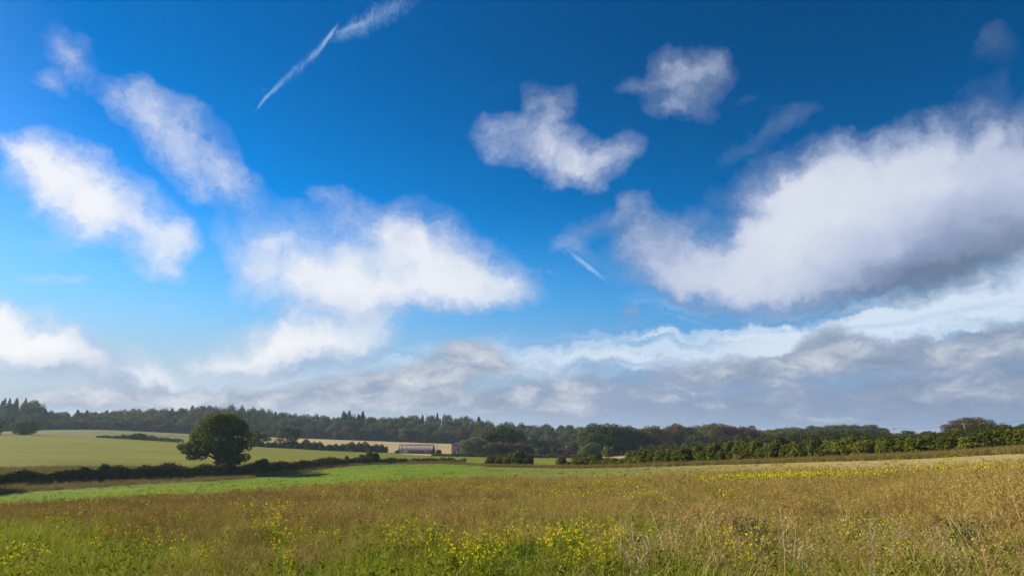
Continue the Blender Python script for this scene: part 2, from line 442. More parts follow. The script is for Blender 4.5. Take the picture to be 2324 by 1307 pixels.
def leaf_mat(name, stops, trans=0.3, shade=0.25, clump=0.5):
    """Foliage: colour varies leaf by leaf, clump by clump and plant by plant."""
    m, nb = new_mat(name)
    g = nb.n.new('ShaderNodeNewGeometry'); oi = nb.n.new('ShaderNodeObjectInfo')
    cn = nb.noise(ocoord(nb), clump, 3, 0.6)
    t = nb.m('MULTIPLY_ADD', g.outputs['Random Per Island'], 0.35, nb.m('MULTIPLY_ADD', nb.m('SUBTRACT', cn, 0.5), 1.1, 0.325))
    t = nb.m('MULTIPLY_ADD', nb.m('SUBTRACT', oi.outputs['Random'], 0.5), shade, t)
    col = cramp(nb, t, stops)
    d = nb.n.new('ShaderNodeBsdfDiffuse'); nb.l.new(col, d.inputs[0])
    tr = nb.n.new('ShaderNodeBsdfTranslucent'); nb.l.new(col, tr.inputs[0])
    mx = nb.n.new('ShaderNodeMixShader'); mx.inputs[0].default_value = trans
    nb.l.new(d.outputs[0], mx.inputs[1]); nb.l.new(tr.outputs[0], mx.inputs[2])
    return finish(m, nb, mx.outputs[0])

def ground_mat(name, stops, scales=(0.02, 0.25, 2.5), weights=(0.9, 0.7, 0.6), stretch=(1, 1, 1), bumpd=0.15, tint=None):
    m, nb = new_mat(name)
    oc = ocoord(nb)
    q = nb.v('MULTIPLY', oc, stretch)
    t = 0.5
    for k, (s, w) in enumerate(zip(scales, weights)):
        n = nb.noise(q if k < 2 else oc, s, 5, 0.6)
        t = nb.m('MULTIPLY_ADD', nb.m('SUBTRACT', n, 0.5), w, t)
    col = cramp(nb, t, stops)
    if tint is not None: col = tint(nb, oc, col, t)
    fine = nb.noise(oc, 6.0, 6, 0.7)
    return finish(m, nb, bsdf(nb, col, 0.95, 0.05, bump(nb, fine, 0.6, bumpd)))

MAT_ROUGH = ground_mat('rough_field_ground', [(0.2, (0.075, 0.068, 0.020)), (0.42, (0.150, 0.110, 0.038)), (0.6, (0.190, 0.130, 0.048)), (0.8, (0.115, 0.135, 0.024))], (0.05, 0.6, 4.0))
def _meadow_tint(nb, oc, col, t):
    sp = nb.n.new('ShaderNodeSeparateXYZ'); nb.l.new(oc, sp.inputs[0])
    r = nb.m('DIVIDE', sp.outputs['X'], nb.m('MAXIMUM', sp.outputs['Y'], 1.0))
    r = nb.m('MULTIPLY_ADD', nb.m('SUBTRACT', t, 0.5), 0.25, r)
    dry = nb.mix(nb.smooth(r, 0.12, 0.42), (0.16, 0.155, 0.035), (0.34, 0.265, 0.105))
    return nb.mix(nb.smooth(r, -0.12, 0.12), col, dry)
MAT_MEADOW = ground_mat('green_meadow', [(0.15, (0.070, 0.122, 0.004)), (0.45, (0.112, 0.178, 0.005)), (0.7, (0.150, 0.198, 0.008)), (0.95, (0.21, 0.195, 0.018))], (0.035, 0.25, 1.3), (1.0, 1.1, 0.9), (1, 0.45, 1), 0.25, _meadow_tint)
MAT_VERGE = ground_mat('verge_grass', [(0.2, (0.05, 0.055, 0.015)), (0.5, (0.11, 0.095, 0.03)), (0.75, (0.16, 0.12, 0.05))], (0.05, 0.5, 2.0))
MAT_CROP = ground_mat('young_crop', [(0.1, (0.095, 0.128, 0.009)), (0.45, (0.138, 0.148, 0.013)), (0.65, (0.172, 0.160, 0.020)), (0.9, (0.21, 0.165, 0.036))], (0.014, 0.07, 0.6), (1.2, 1.0, 0.7), (0.5, 1.4, 1), 0.1)
MAT_PALE = ground_mat('pale_pasture', [(0.15, (0.085, 0.115, 0.022)), (0.5, (0.145, 0.145, 0.042)), (0.8, (0.20, 0.165, 0.070))], (0.01, 0.05, 0.5), (0.9, 0.6, 0.4), (0.6, 1.5, 1), 0.1)
MAT_STUB = ground_mat('stubble_field', [(0.1, (0.25, 0.205, 0.085)), (0.5, (0.345, 0.265, 0.125)), (0.85, (0.43, 0.33, 0.18))], (0.012, 0.06, 0.8), (0.6, 0.6, 0.3), (0.4, 1.6, 1), 0.1)
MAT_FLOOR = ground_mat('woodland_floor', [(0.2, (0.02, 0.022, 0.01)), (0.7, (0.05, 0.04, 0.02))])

# ------------------------------------------------------------------ ground sheets (one continuous surface cut into its fields)
def build_ground():
    az = np.concatenate([np.linspace(-math.pi, -0.80, 60)[:-1], np.arange(-0.80, 0.80, 0.0035), np.linspace(0.80, math.pi, 60)])
    az[-1] = math.pi
    rr = np.exp(np.arange(math.log(0.8), math.log(6000), 0.018))
    A, R = np.meshgrid(az, rr, indexing='ij')
    X = R * np.sin(A); Yy = R * np.cos(A)
    Z = H(X, Yy).reshape(X.shape)
    na, nr = X.shape
    V = np.stack([X, Yy, Z], -1).reshape(-1, 3)
    idx = np.arange(na * nr).reshape(na, nr)
    F = np.stack([idx[:-1, :-1], idx[:-1, 1:], idx[1:, 1:], idx[1:, :-1]], -1).reshape(-1, 4)[:, ::-1]
    cx = V[F].mean(1)
    s, Y, a = to_sl(cx[:, 0], cx[:, 1])
    p = PW / 2 + FPX * s
    wob = np.sin(cx[:, 0] * 0.21) * 1.2 + np.sin(cx[:, 0] * 0.057 + 2) * 2.5 + np.sin(cx[:, 0] * 0.9) * 0.5
    b1, b2, hl, b4, wf = B1(p), B2(p), HL(p), B4(p), WF(p)
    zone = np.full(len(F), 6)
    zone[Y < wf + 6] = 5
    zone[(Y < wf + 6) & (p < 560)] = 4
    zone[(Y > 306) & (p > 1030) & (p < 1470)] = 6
    zone[(Y < b4) & (p < 1335)] = 3
    zone[(Y < hl + np.where(p < 1000, 22, 4))] = 2
    zone[(Y < b2 + wob * 0.3)] = 1
    zone[(Y < b1 + wob)] = 0
    zone[np.abs(a) > 0.95] = 0
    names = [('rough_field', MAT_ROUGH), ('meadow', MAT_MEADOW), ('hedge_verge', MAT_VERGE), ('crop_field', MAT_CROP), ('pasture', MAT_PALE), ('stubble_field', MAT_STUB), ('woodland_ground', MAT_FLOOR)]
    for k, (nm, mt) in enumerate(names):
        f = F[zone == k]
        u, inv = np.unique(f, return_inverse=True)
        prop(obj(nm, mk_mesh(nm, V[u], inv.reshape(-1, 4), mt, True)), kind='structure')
    # the small disc under the camera
    ring = idx[:, 0]; n = len(ring)
    vv = np.vstack([V[ring], [[0, 0, 0]]])
    ff = np.array([[i + 1, i, n] for i in range(n - 1)])
    prop(obj('field_floor', mk_mesh('field_floor', vv, ff, MAT_ROUGH, True)), kind='structure')
build_ground()

# ------------------------------------------------------------------ foliage meshes
def unit(a): return a / np.maximum(np.linalg.norm(a, axis=-1, keepdims=True), 1e-9)
def leaf_quads(P, N, size, rng, aspect=0.62):
    """Rhombic leaf sprays at P facing roughly N."""
    n = len(P)
    N = unit(N + rng.normal(0, 0.55, (n, 3)))
    T = unit(np.cross(N, rng.normal(0, 1, (n, 3))))
    B = np.cross(N, T)
    s = (size * rng.uniform(0.6, 1.35, n))[:, None]
    bend = N * s * rng.uniform(-0.25, 0.25, (n, 1))
    V = np.stack([P - T * s * 0.5, P + B * s * aspect * 0.5 + bend, P + T * s * 0.5, P - B * s * aspect * 0.5 + bend], 1)
    return V.reshape(-1, 3), np.arange(4 * n).reshape(n, 4)
def shell_points(lobes, n, rng, inner=0.25, flip=True):
    """Points in the outer shells of a set of ellipsoid lobes (x, y, z, rx, ry, rz)."""
    L = np.array(lobes, float)
    w = (L[:, 3] * L[:, 4] + L[:, 3] * L[:, 5] + L[:, 4] * L[:, 5]); w /= w.sum()
    k = rng.choice(len(L), n, p=w)
    d = unit(rng.normal(0, 1, (n, 3)))
    if flip: d[:, 2] = np.where((d[:, 2] < -0.35) & (rng.random(n) < .7), -d[:, 2] * rng.uniform(0.2, 1.0, n), d[:, 2])
    rad = np.where(rng.random(n) < inner, rng.uniform(0.45, 0.85, n), rng.normal(0.97, 0.09, n))
    bump_ = 1 + 0.13 * np.sin(d[:, 0] * 7 + k * 1.7) * np.sin(d[:, 1] * 6 + k) + 0.08 * np.sin(d[:, 2] * 11 + k * 3)
    P = L[k, :3] + d * L[k, 3:6] * (rad * bump_)[:, None]
    # drop points deep inside another lobe
    keep = np.ones(n, bool)
    for j in range(len(L)):
        q = ((P - L[j, :3]) / L[j, 3:6]); r = (q ** 2).sum(1)
        keep &= (r > 0.45) | (k == j) | (rng.random(n) < 0.06)
    return P[keep], d[keep]
def tube(path, radii, sides=7):
    path = np.array(path, float); n = len(path)
    V = []
    for i in range(n):
        t = path[min(i + 1, n - 1)] - path[max(i - 1, 0)]; t = t / np.linalg.norm(t)
        a = np.cross(t, (0.3, 0.9, 0.1)); a /= np.linalg.norm(a); b = np.cross(t, a)
        for j in range(sides):
            th = 2 * math.pi * j / sides
            V.append(path[i] + radii[i] * (math.cos(th) * a + math.sin(th) * b))
    F = [[i * sides + j, i * sides + (j + 1) % sides, (i + 1) * sides + (j + 1) % sides, (i + 1) * sides + j] for i in range(n - 1) for j in range(sides)]
    return np.array(V), np.array(F)
def join(parts):
    V, F, o = [], [], 0
    for v, f in parts:
        V.append(v); F.append(np.asarray(f) + o); o += len(v)
    return np.concatenate(V), np.concatenate(F)

def bark_mat(name, c):
    m, nb = new_mat(name)
    n = nb.noise(nb.v('MULTIPLY', ocoord(nb), (4, 4, 0.8)), 3.0, 5, 0.65)
    return finish(m, nb, bsdf(nb, cramp(nb, n, [(0.3, tuple(x * 0.5 for x in c)), (0.7, c)]), 0.95, 0.05, bump(nb, n, 0.8, 0.05)))
BARK = bark_mat('bark', (0.075, 0.06, 0.045))

G_DARK = [(0.0, (0.027, 0.049, 0.014)), (0.35, (0.052, 0.084, 0.020)), (0.65, (0.085, 0.119, 0.029)), (1.0, (0.145, 0.160, 0.041))]
G_MID = [(0.0, (0.045, 0.070, 0.017)), (0.35, (0.083, 0.113, 0.026)), (0.65, (0.124, 0.145, 0.035)), (1.0, (0.199, 0.189, 0.052))]
G_OLIVE = [(0.0, (0.057, 0.062, 0.019)), (0.4, (0.106, 0.105, 0.030)), (0.7, (0.156, 0.132, 0.041)), (1.0, (0.227, 0.169, 0.061))]
G_RUST = [(0.0, (0.056, 0.042, 0.020)), (0.4, (0.112, 0.073, 0.034)), (0.7, (0.168, 0.098, 0.045)), (1.0, (0.238, 0.140, 0.063))]
G_PALE = [(0.0, (0.088, 0.110, 0.056)), (0.5, (0.144, 0.163, 0.081)), (1.0, (0.213, 0.225, 0.125))]
G_FIR = [(0.0, (0.016, 0.031, 0.016)), (0.5, (0.031, 0.055, 0.023)), (1.0, (0.058, 0.081, 0.031))]
LEAF = {k: leaf_mat('leaves_' + k, v) for k, v in dict(dark=G_DARK, mid=G_MID, olive=G_OLIVE, rust=G_RUST, pale=G_PALE).items()}
LEAF['fir'] = leaf_mat('needles', G_FIR, 0.12)

def broad_crown(seed, Wd, Ht, n, size, base=0.22):
    """A broadleaf crown Wd wide on a tree Ht tall: uneven lobes around a dome."""
    rng = np.random.default_rng(seed)
    lobes = []
    cz = Ht * (base + (1 - base) * 0.5); hz = Ht * (1 - base) * 0.5
    lobes.append((0, 0, cz, Wd * 0.33, Wd * 0.33, hz * 0.75))
    m = 15
    for i in range(m):
        u = rng.uniform(-0.75, 0.85); a = i * 2.4 + rng.uniform(-0.4, 0.4)
        rr = math.sqrt(max(0.05, 1 - u * u)) * rng.uniform(0.55, 0.78)
        q = rng.uniform(0.17, 0.27)
        lobes.append((rr * math.cos(a) * Wd * 0.5, rr * math.sin(a) * Wd * 0.5, cz + u * hz * 0.78, Wd * q, Wd * q, hz * q * 1.7))
    if base < 0.05:
        for i in range(6):
            a = i * 1.05 + rng.uniform(-.3, .3)
            lobes.append((math.cos(a) * Wd * .27, math.sin(a) * Wd * .27, Ht * rng.uniform(.06, .2), Wd * .2, Wd * .2, Ht * .16))
    P, N = shell_points(lobes, n, rng)
    P[:, 2] = np.maximum(P[:, 2] * Ht / np.quantile(P[:, 2], .998), Ht * 0.02 * (1 + 2 * rng.random(len(P))))
    return leaf_quads(P, N * 0.8 + np.array([0, 0, 0.35]), size, rng)
def trunk_tube(seed, Ht, r, top=0.6):
    rng = np.random.default_rng(seed)
    path = [(0, 0, -0.6), (0, 0, Ht * 0.12), (rng.normal(0, .1), rng.normal(0, .1), Ht * 0.3), (rng.normal(0, .3), rng.normal(0, .3), Ht * top)]
    parts = [tube(path, [r * 1.3, r, r * 0.8, r * 0.25])]
    for i in range(5):
        a = i * 1.26 + rng.uniform(-.3, .3); z0 = Ht * rng.uniform(0.22, 0.42); L = Ht * rng.uniform(0.22, 0.33)
        parts.append(tube([(0, 0, z0), (math.cos(a) * L * .5, math.sin(a) * L * .5, z0 + L * .45), (math.cos(a) * L, math.sin(a) * L, z0 + L * .75)], [r * .45, r * .3, r * .1], 5))
    return join(parts)
def fir_crown(seed, Wd, Ht, n, size):
    rng = np.random.default_rng(seed)
    t = rng.random(n) ** 0.75
    tier = np.round(t * 13) / 13 + rng.normal(0, 0.012, n)
    z = np.clip(Ht * (0.12 + 0.88 * tier), 0.5, Ht)
    rmax = Wd * 0.5 * np.clip(1 - tier, 0.0, 1) ** 0.65 * (0.8 + 0.2 * np.cos(tier * 13 * 6.28))
    a = rng.uniform(0, 2 * math.pi, n)
    arm = 0.75 + 0.25 * np.sin(a * 5 + tier * 40)
    rad = rmax * arm * np.sqrt(rng.uniform(0.15, 1, n))
    P = np.column_stack([rad * np.cos(a), rad * np.sin(a), z - rad * 0.28])
    N = np.column_stack([np.cos(a) * 0.5, np.sin(a) * 0.5, np.full(n, 0.8)])
    return leaf_quads(P, N, size, rng, 0.45)

# prototypes: shared meshes for all trees of the wood and the copses
PROTO = {}
for kind in ('dark', 'mid', 'olive', 'rust', 'pale'):
    PROTO[kind] = []
    for i in range(4):
        sd = 100 + i + 17 * len(PROTO)
        cm = mk_mesh(f'crown_{kind}', *broad_crown(sd, 10, 12, 6000, 0.62, 0.02), LEAF[kind])
        tm = mk_mesh(f'trunk_{kind}', *trunk_tube(sd, 12, 0.32), BARK, True)
        PROTO[kind].append((cm, tm))
PROTO['fir'] = []
for i in range(4):
    cm = mk_mesh('crown_fir', *fir_crown(300 + i, 7, 20, 4200, 0.9), LEAF['fir'])
    tm = mk_mesh('trunk_fir', *tube([(0, 0, -0.6), (0, 0, 8), (0, 0, 19.5)], [0.3, 0.22, 0.03], 6), BARK, True)
    PROTO['fir'].append((cm, tm))
NAME = dict(dark='broadleaf_tree', mid='broadleaf_tree', olive='broadleaf_tree', rust='autumn_tree', pale='willow_tree', fir='conifer_tree')
def tree(kind, x, y, width, height, label, group=None, sink=0.0, var=None, name=None):
    cm, tm = PROTO[kind][rnd.randrange(4) if var is None else var]
    o = obj(name or NAME[kind], None, loc=(x, y, h1(x, y) - sink))
    o.empty_display_size = 0.5
    w0, h0 = (7, 20) if kind == 'fir' else (10, 12)
    o.scale = (width / w0, width / w0, height / h0)
    o.rotation_euler = (0, 0, rnd.uniform(0, 6.28))
    prop(o, label, 'tree', group)
    obj('crown', cm, o); obj('trunk', tm, o)
    return o
def tree_px(kind, px, top, Y, wpx, label, group=None, var=None, name=None):
    """A tree whose top reaches picture height `top` at distance Y."""
    x, y, z = place(px, Y)
    ht = EYE + Y * dirZ(px, top) - z
    return tree(kind, x, y, wpx * Y / FPX, max(ht, 2.0) * 1.02, label, group, 0.0, var, name)

# ================================================================== the long wood across the valley
TOP = pl([(-200,905),(0,908),(60,906),(105,916),(125,935),(165,934),(178,944),(200,932),(240,936),(300,931),(380,929),(440,926),(500,923),(560,926),(600,933),(680,941),(760,946),(800,941),(860,945),(960,946),(1050,947),(1085,951),(1120,960),(1200,964),(1300,968),(1420,970),(1500,972)])
FIRS = [(-30,115,0.75),(186,215,0.5),(225,245,0.35),(428,482,0.8),(620,640,0.4),(778,840,0.85),(1050,1095,0.5)]
def fir_share(px):
    for a, b, s in FIRS:
        if a <= px <= b: return s
    return 0.05
MARKS = [(-200,'at the left edge of the view'),(35,'behind the spreading tree of the crop field'),(125,'right of the spreading tree of the crop field'),(200,'above the middle of the pale pasture'),(290,'behind the round bush on the crest'),(380,'just left of the great oak'),(440,'directly behind the great oak'),(585,'just right of the great oak'),(640,'behind the round tree with ivy'),(700,'above the left part of the stubble'),(780,'above the middle of the stubble'),(860,'above the stubble left of the barn'),(905,'directly above the pale barn'),(995,'between the pale barn and the narrow barn'),(1050,'above the barn copse'),(1130,'above the right end of the barn copse'),(1205,'above the farmhouse'),(1300,'behind the copse right of the farmhouse')]
def wood_label(kind, px, row=None):
    where = [m for p0, m in MARKS if px >= p0][-1]
    depth = '' if row is None else ('front row ', 'second row ', 'middle ', 'rear ', 'skyline ')[row]
    return depth + kind + ' ' + where
WOOD_KIND = dict(fir='pointed wood conifer', dark='dark green wood tree', mid='mid green wood tree', olive='olive brown wood tree', rust='rusty wood tree')
WOOD_GROUP = {k: k2 for k, k2 in (('fir', 'conifers of the long wood'), ('dark', 'dark green trees of the long wood'), ('mid', 'mid green trees of the long wood'), ('olive', 'olive brown trees of the long wood'), ('rust', 'rusty trees of the long wood'))}
for row in range(5):
    px = -70.0
    while px < 1430:
        q = px + rnd.uniform(-7, 7)
        Y = float(WF(q)) + 7 + row * 13 + rnd.uniform(-4, 4)
        x, y, z = place(q, Y)
        front = z; zt = EYE + Y * dirZ(q, float(np.interp(q, TOP[0], TOP[1])))
        full = zt - z
        ht = full * (0.55, 0.72, 0.88, 1.0, 1.06)[row] * rnd.uniform(0.9, 1.06)
        fs = fir_share(q)
        if row >= 3 and rnd.random() < fs * .7: kind = 'fir'
        else: kind = rnd.choices(('dark', 'mid', 'olive', 'rust'), (4, 3, 2.4, 0.9))[0]
        if kind == 'fir':
            tree('fir', x, y, rnd.uniform(9.0, 12.0), ht * rnd.uniform(1.0, 1.07), wood_label(WOOD_KIND['fir'], q, row), WOOD_GROUP['fir'])
        else:
            tree(kind, x, y, rnd.uniform(9.5, 13.0), ht, wood_label(WOOD_KIND[kind], q, row), WOOD_GROUP[kind])
        px += rnd.uniform(20, 27) * (1.0 if row < 4 else 0.9)
# the single conifers that stand up from its skyline
for px, top in ((52,906),(98,914),(192,931),(447,922),(470,924),(634,936),(786,935),(799,934),(829,935),(1058,947),(1088,947)):
    tree_px('fir', px, top, float(WF(px)) + 62, 32, wood_label('tall conifer tip above the long wood', px), WOOD_GROUP['fir'])

# ------------------------------------------------------------------ woods and copses to the right
RL = 'broadleaf tree in the rounded far wood right of centre on the skyline'
for row in range(3):
    for px in range(1705, 1985, 23):
        q = px + rnd.uniform(-6, 6)
        top = np.interp(q, [1690,1760,1830,1900,1950,1985], [974,971,966,962,962,971])
        x, y, z = place(q, 482 + row * 12)
        full = EYE + y * dirZ(q, top) - z
        kind = rnd.choice(('mid', 'olive', 'dark', 'olive'))
        tree(kind, x, y, rnd.uniform(10, 14), full * (0.72, 0.9, 1.0)[row] * rnd.uniform(0.95, 1.04),
             ('front ', 'middle row ', 'skyline ')[row] + {'mid': 'mid green ', 'olive': 'olive brown ', 'dark': 'dark green '}[kind] + 'tree in the far right wood, ' + ('at its left end' if q < 1760 else 'left of its middle' if q < 1830 else 'right of its middle' if q < 1910 else 'under its high crest' if q < 1955 else 'at its right end'), 'far right wood, ' + {'mid': 'mid green', 'olive': 'olive brown', 'dark': 'dark green'}[kind])
BL = 'tree in the mixed belt behind the upper hedge'
BC = {'rust': 'rusty red', 'olive': 'olive brown', 'mid': 'mid green', 'dark': 'dark green'}
for px, top, w, kind, Y in ((1492,970,50,'olive',400),(1512,966,48,'rust',415),(1528,962,44,'rust',405),(1552,968,46,'dark',400),(1575,966,44,'mid',430),(1588,964,46,'mid',420),(1612,961,52,'olive',400),(1618,962,40,'mid',430),(1640,965,44,'rust',405),(1662,968,46,'rust',410),(1686,966,38,'rust',405),(1572,985,40,'dark',392),(1600,984,40,'olive',392),(1648,985,40,'rust',394),(1625,990,36,'dark',390),(1700,975,36,'dark',415),(1712,983,34,'rust',405)):
    tree_px(kind, px, top, Y, w, BC[kind] + ' broadleaf ' + BL, 'belt, ' + BC[kind])
for k, (px, top, w, kind, Y, lab) in enumerate((
 (1365,962,92,'dark',335,'large dark green domed tree leading the copse right of the farmhouse'),
 (1330,978,54,'olive',338,'brownish tree on the left shoulder of the copse right of the farmhouse'),
 (1338,1005,44,'mid',326,'low leafy tree at the left foot of the copse right of the farmhouse'),
 (1408,967,80,'dark',345,'dark tree in the middle of the copse right of the farmhouse'),
 (1438,970,62,'olive',352,'olive brown tree in the right half of the copse right of the farmhouse'),
 (1470,967,60,'olive',360,'olive tree closing the right end of the copse right of the farmhouse'),
 (1430,1000,52,'dark',330,'low dark tree at the right foot of the copse right of the farmhouse'),
 (1470,995,46,'rust',350,'rusty low tree at the right end of the copse right of the farmhouse'),
 (1062,998,36,'pale',322,'pale grey green willow beside the narrow dark barn'),
 (1084,992,40,'pale',330,'second pale willow, right of the one at the narrow dark barn'),
 (1108,974,54,'olive',338,'olive brown tall tree in the copse right of the barns'),
 (1140,966,66,'dark',342,'tallest dark tree of the copse right of the barns'),
 (1170,972,54,'dark',345,'dark tree on the right side of the copse right of the barns'),
 (1146,1003,42,'rust',326,'red brown low tree in front of the copse right of the barns'),
 (1118,1004,44,'mid',324,'leafy green low tree in front of the copse right of the barns'),
 (1178,1004,40,'olive',328,'olive low tree in front of the copse right of the barns'),
 (1198,1008,32,'dark',330,'small dark tree at the right foot of the copse right of the barns'),
 (1232,997,38,'dark',348,'upright green tree left of the farmhouse'),
 (1252,995,34,'olive',362,'brown green tree just behind the left end of the farmhouse'),
 (1278,1002,40,'olive',385,'olive tree behind the red roof of the farmhouse'),
 (1297,999,36,'mid',375,'green tree behind the right end of the farmhouse'),
 (1195,992,34,'pale',380,'faint grey green tree behind the copse right of the barns'),
)):
    tree_px(kind, px, top, Y, w, lab, name=NAME[kind])
HT = 'tree of the round hilltop clump beside the white pole'
for px, top, w, kind in ((2140,962,40,'rust'),(2160,951,50,'olive'),(2185,947,54,'rust'),(2210,951,48,'olive'),(2230,963,34,'rust'),(2172,958,40,'olive'),(2138,967,36,'olive'),(2155,963,36,'rust'),(2195,960,36,'olive'),(2214,962,36,'rust'),(2178,966,36,'rust')):
    tree_px(kind, px, top, 392 + rnd.uniform(-5, 5), w * 1.05, {'rust': 'rusty brown ', 'olive': 'olive brown '}[kind] + HT, 'hilltop clump, ' + {'rust': 'rusty', 'olive': 'olive'}[kind])
for px, top, w, lab in ((2318,962,50,'dark shrubby tree at the right end of the upper hedge'),(2270,972,40,'dark shrubby tree in the upper hedge right of the hilltop clump'),(2040,986,30,'low dark tree beside the thin pole on the skyline')):
    tree_px('dark', px, top, 205 if px > 2100 else 260, w, lab)

# ------------------------------------------------------------------ trees at the far edge of the crop field
tree_px('mid', 80, 951, 338, 50, 'small spreading tree at the top of the crop field, in front of the left wood')
tree_px('dark', 2, 950, 335, 50, 'dark tree at the left edge of the view on the crest of the crop field')
tree_px('dark', 332, 983, 338, 36, 'round dark bush-like tree on the crest of the crop field')
tree_px('dark', 602, 984, 343, 48, 'small tree right of the great oak at the crop field edge')
tree_px('dark', 666, 968, 340, 58, 'round full tree with pale ivy at its foot at the crop field edge')
tree_px('dark', -150, 985, 108, 200, 'broad tree just outside the left edge whose shadow reaches the meadow')

# ------------------------------------------------------------------ the great oak
def build_oak():
    rng = np.random.default_rng(5)
    x, y, z = place(516, 162)
    k = 162 / FPX
    zb = 1064            # picture height of the trunk foot above the hedge
    base = EYE + y * dirZ(508, zb)
    o = obj('oak_tree', None, loc=(x, y, z))
    prop(o, 'great spreading oak rising from the dark hedge at the left', 'tree')
    off = base - z
    lob = []
    for px, py, rx, ry in ((512,968,40,26),(484,974,32,24),(542,974,30,24),(468,994,26,20),(563,993,20,22),(515,1000,44,28),(460,1010,20,14),(452,1024,14,9),(474,1020,30,18),(552,1012,28,20),(566,1014,14,14),(530,1026,32,20),(554,1040,20,12),(468,1036,18,9),(538,1048,28,10),(522,953,26,11),(496,955,18,11),(436,1016,16,10)):
        for t in range(2):
            lob.append((((px - 508) if px > 480 else (px - 508) * .88) * k, rng.normal(0, 3.2) if t else rng.normal(-2.0, 2.0), (zb - py) * k + off, rx * k * .66, rx * k * .78, (ry * .82 + rx * .06) * k * .80))
    P, N = shell_points(lob, 26000, rng, 0.12, False)
    lift = off + 0.4 + 2.2 * np.clip(1 - np.abs(P[:, 0] + 0.3) / 4.5, 0, 1) * (P[:, 0] < 1.0)
    P = P[P[:, 2] > np.minimum(lift, off + 2.4)[: len(P)]] if False else P
    N = unit(P - np.array([0, 0, off + 5.5]))
    obj('crown', mk_mesh('oak_crown', *leaf_quads(P, N * 0.8 + np.array([0, 0, .3]), 0.46, rng), LEAF['oak']), o)
    parts = [tube([(0, 0, -0.5), (0, 0, off), (0.05, 0, off + 1.6), (0.25, 0, off + 3.2), (0.2, 0.2, off + 6)], [1.0, 0.78, 0.66, 0.55, 0.2], 10)]
    for a, L, up, z0 in ((180, 7.5, 2.6, 1.9), (200, 6.5, 4.0, 2.6), (160, 5.0, 6.0, 3.0), (0, 6.5, 2.2, 2.0), (20, 5.5, 4.8, 2.8), (-20, 6.0, 3.4, 2.4), (90, 5, 4.5, 2.5), (270, 5, 4.0, 2.4), (240, 5.5, 3.0, 2.2), (120, 4, 6.5, 3.2)):
        a = math.radians(a); c, s = math.cos(a), math.sin(a)
        pts = [(0.1, 0, off + z0), (c * L * .35, s * L * .35, off + z0 + up * .5), (c * L * .7, s * L * .7, off + z0 + up * .75), (c * L, s * L, off + z0 + up)]
        parts.append(tube(pts, [0.32, 0.24, 0.15, 0.05], 6))
        for q in range(3):
            b = a + rng.uniform(-.9, .9); t0 = rng.uniform(.35, .75); M = L * .4
            p0 = np.array([c * L * t0, s * L * t0, off + z0 + up * (.3 + .6 * t0)])
            parts.append(tube([p0, p0 + np.array([math.cos(b) * M * .5, math.sin(b) * M * .5, M * .25]), p0 + np.array([math.cos(b) * M, math.sin(b) * M, M * .6])], [0.12, 0.08, 0.03], 5))
    obj('trunk', mk_mesh('oak_trunk', *join(parts), BARK, True), o)
LEAF['oak'] = leaf_mat('leaves_oak', [(0.0, (0.040, 0.060, 0.010)), (0.4, (0.092, 0.118, 0.016)), (0.7, (0.150, 0.165, 0.026)), (1.0, (0.22, 0.20, 0.042))], 0.4, 0.1, 0.35)
build_oak()

# ------------------------------------------------------------------ hedges
LEAF['hedge'] = leaf_mat('leaves_hedge', [(0.0, (0.036, 0.044, 0.011)), (0.4, (0.072, 0.082, 0.016)), (0.7, (0.120, 0.112, 0.026)), (1.0, (0.19, 0.15, 0.05))], 0.25, 0.5, 0.45)
LEAF['haw'] = leaf_mat('leaves_hawthorn', [(0.0, (0.036, 0.050, 0.008)), (0.35, (0.082, 0.100, 0.012)), (0.6, (0.130, 0.138, 0.018)), (1.0, (0.235, 0.195, 0.04))], 0.3, 0.4, 0.7)
def hedge(name, pxs, Yf, hts, width, n, size, mat, label, seed):
    """A continuous hedge following the ground along picture columns pxs."""
    rng = np.random.default_rng(seed)
    p = rng.uniform(pxs[0], pxs[-1], n)
    Y0 = Yf(p); x0 = (p - PW / 2) / FPX * Y0
    ht = np.interp(p, *pl(hts)) * (0.92 + 0.22 * np.sin(x0 * 0.55) * np.sin(x0 * 0.31 + 1) + 0.14 * np.sin(x0 * 1.7 + np.sin(x0 * .6)) + .12 * np.sin(x0 * .11 + 2))
    a = rng.uniform(-0.15, math.pi + 0.15, n)
    rad = np.where(rng.random(n) < .25, rng.uniform(.4, .9, n), rng.normal(1, .08, n))
    zz = np.maximum(np.sin(a), 0.0) ** 0.6 * np.where(np.sin(a) > 0, 1, 0)
    dy = np.cos(a) * width * .5 * rad * (1 + .25 * np.sin(x0 * 1.3 + 2))
    y = Y0 + dy; x = x0 + rng.normal(0, .15, n)
    z = H(x, Y0) + np.maximum(zz * ht * rad + rng.normal(0, .05, n), 0.05)
    lowfill = rng.random(n) < .3
    z = np.where(lowfill, H(x, Y0) + rng.uniform(0, 1, n) * ht * .7, z)
    P = np.column_stack([x, y, z])
    N = np.column_stack([np.zeros(n), np.cos(a), np.sin(a) + .2])
    c = np.array([P[:, 0].mean(), P[:, 1].mean(), P[:, 2].min()])
    return prop(obj(name, mk_mesh(name, *leaf_quads(P - c, N, size, rng), mat), loc=c), label, 'hedge')
hedge('hedge', (-60, 1060), HL, [(-60,2.1),(0,2.0),(250,2.0),(500,2.2),(640,1.9),(700,1.7),(800,1.6),(900,1.7),(960,1.3),(1060,1.4)], 3.2, 46000, 0.42, LEAF['hedge'], 'long dark hedge below the great oak between meadow and crop field', 21)
UP = pl([(1440,285),(1600,262),(1750,245),(2000,222),(2150,205),(2324,188),(2420,180)])
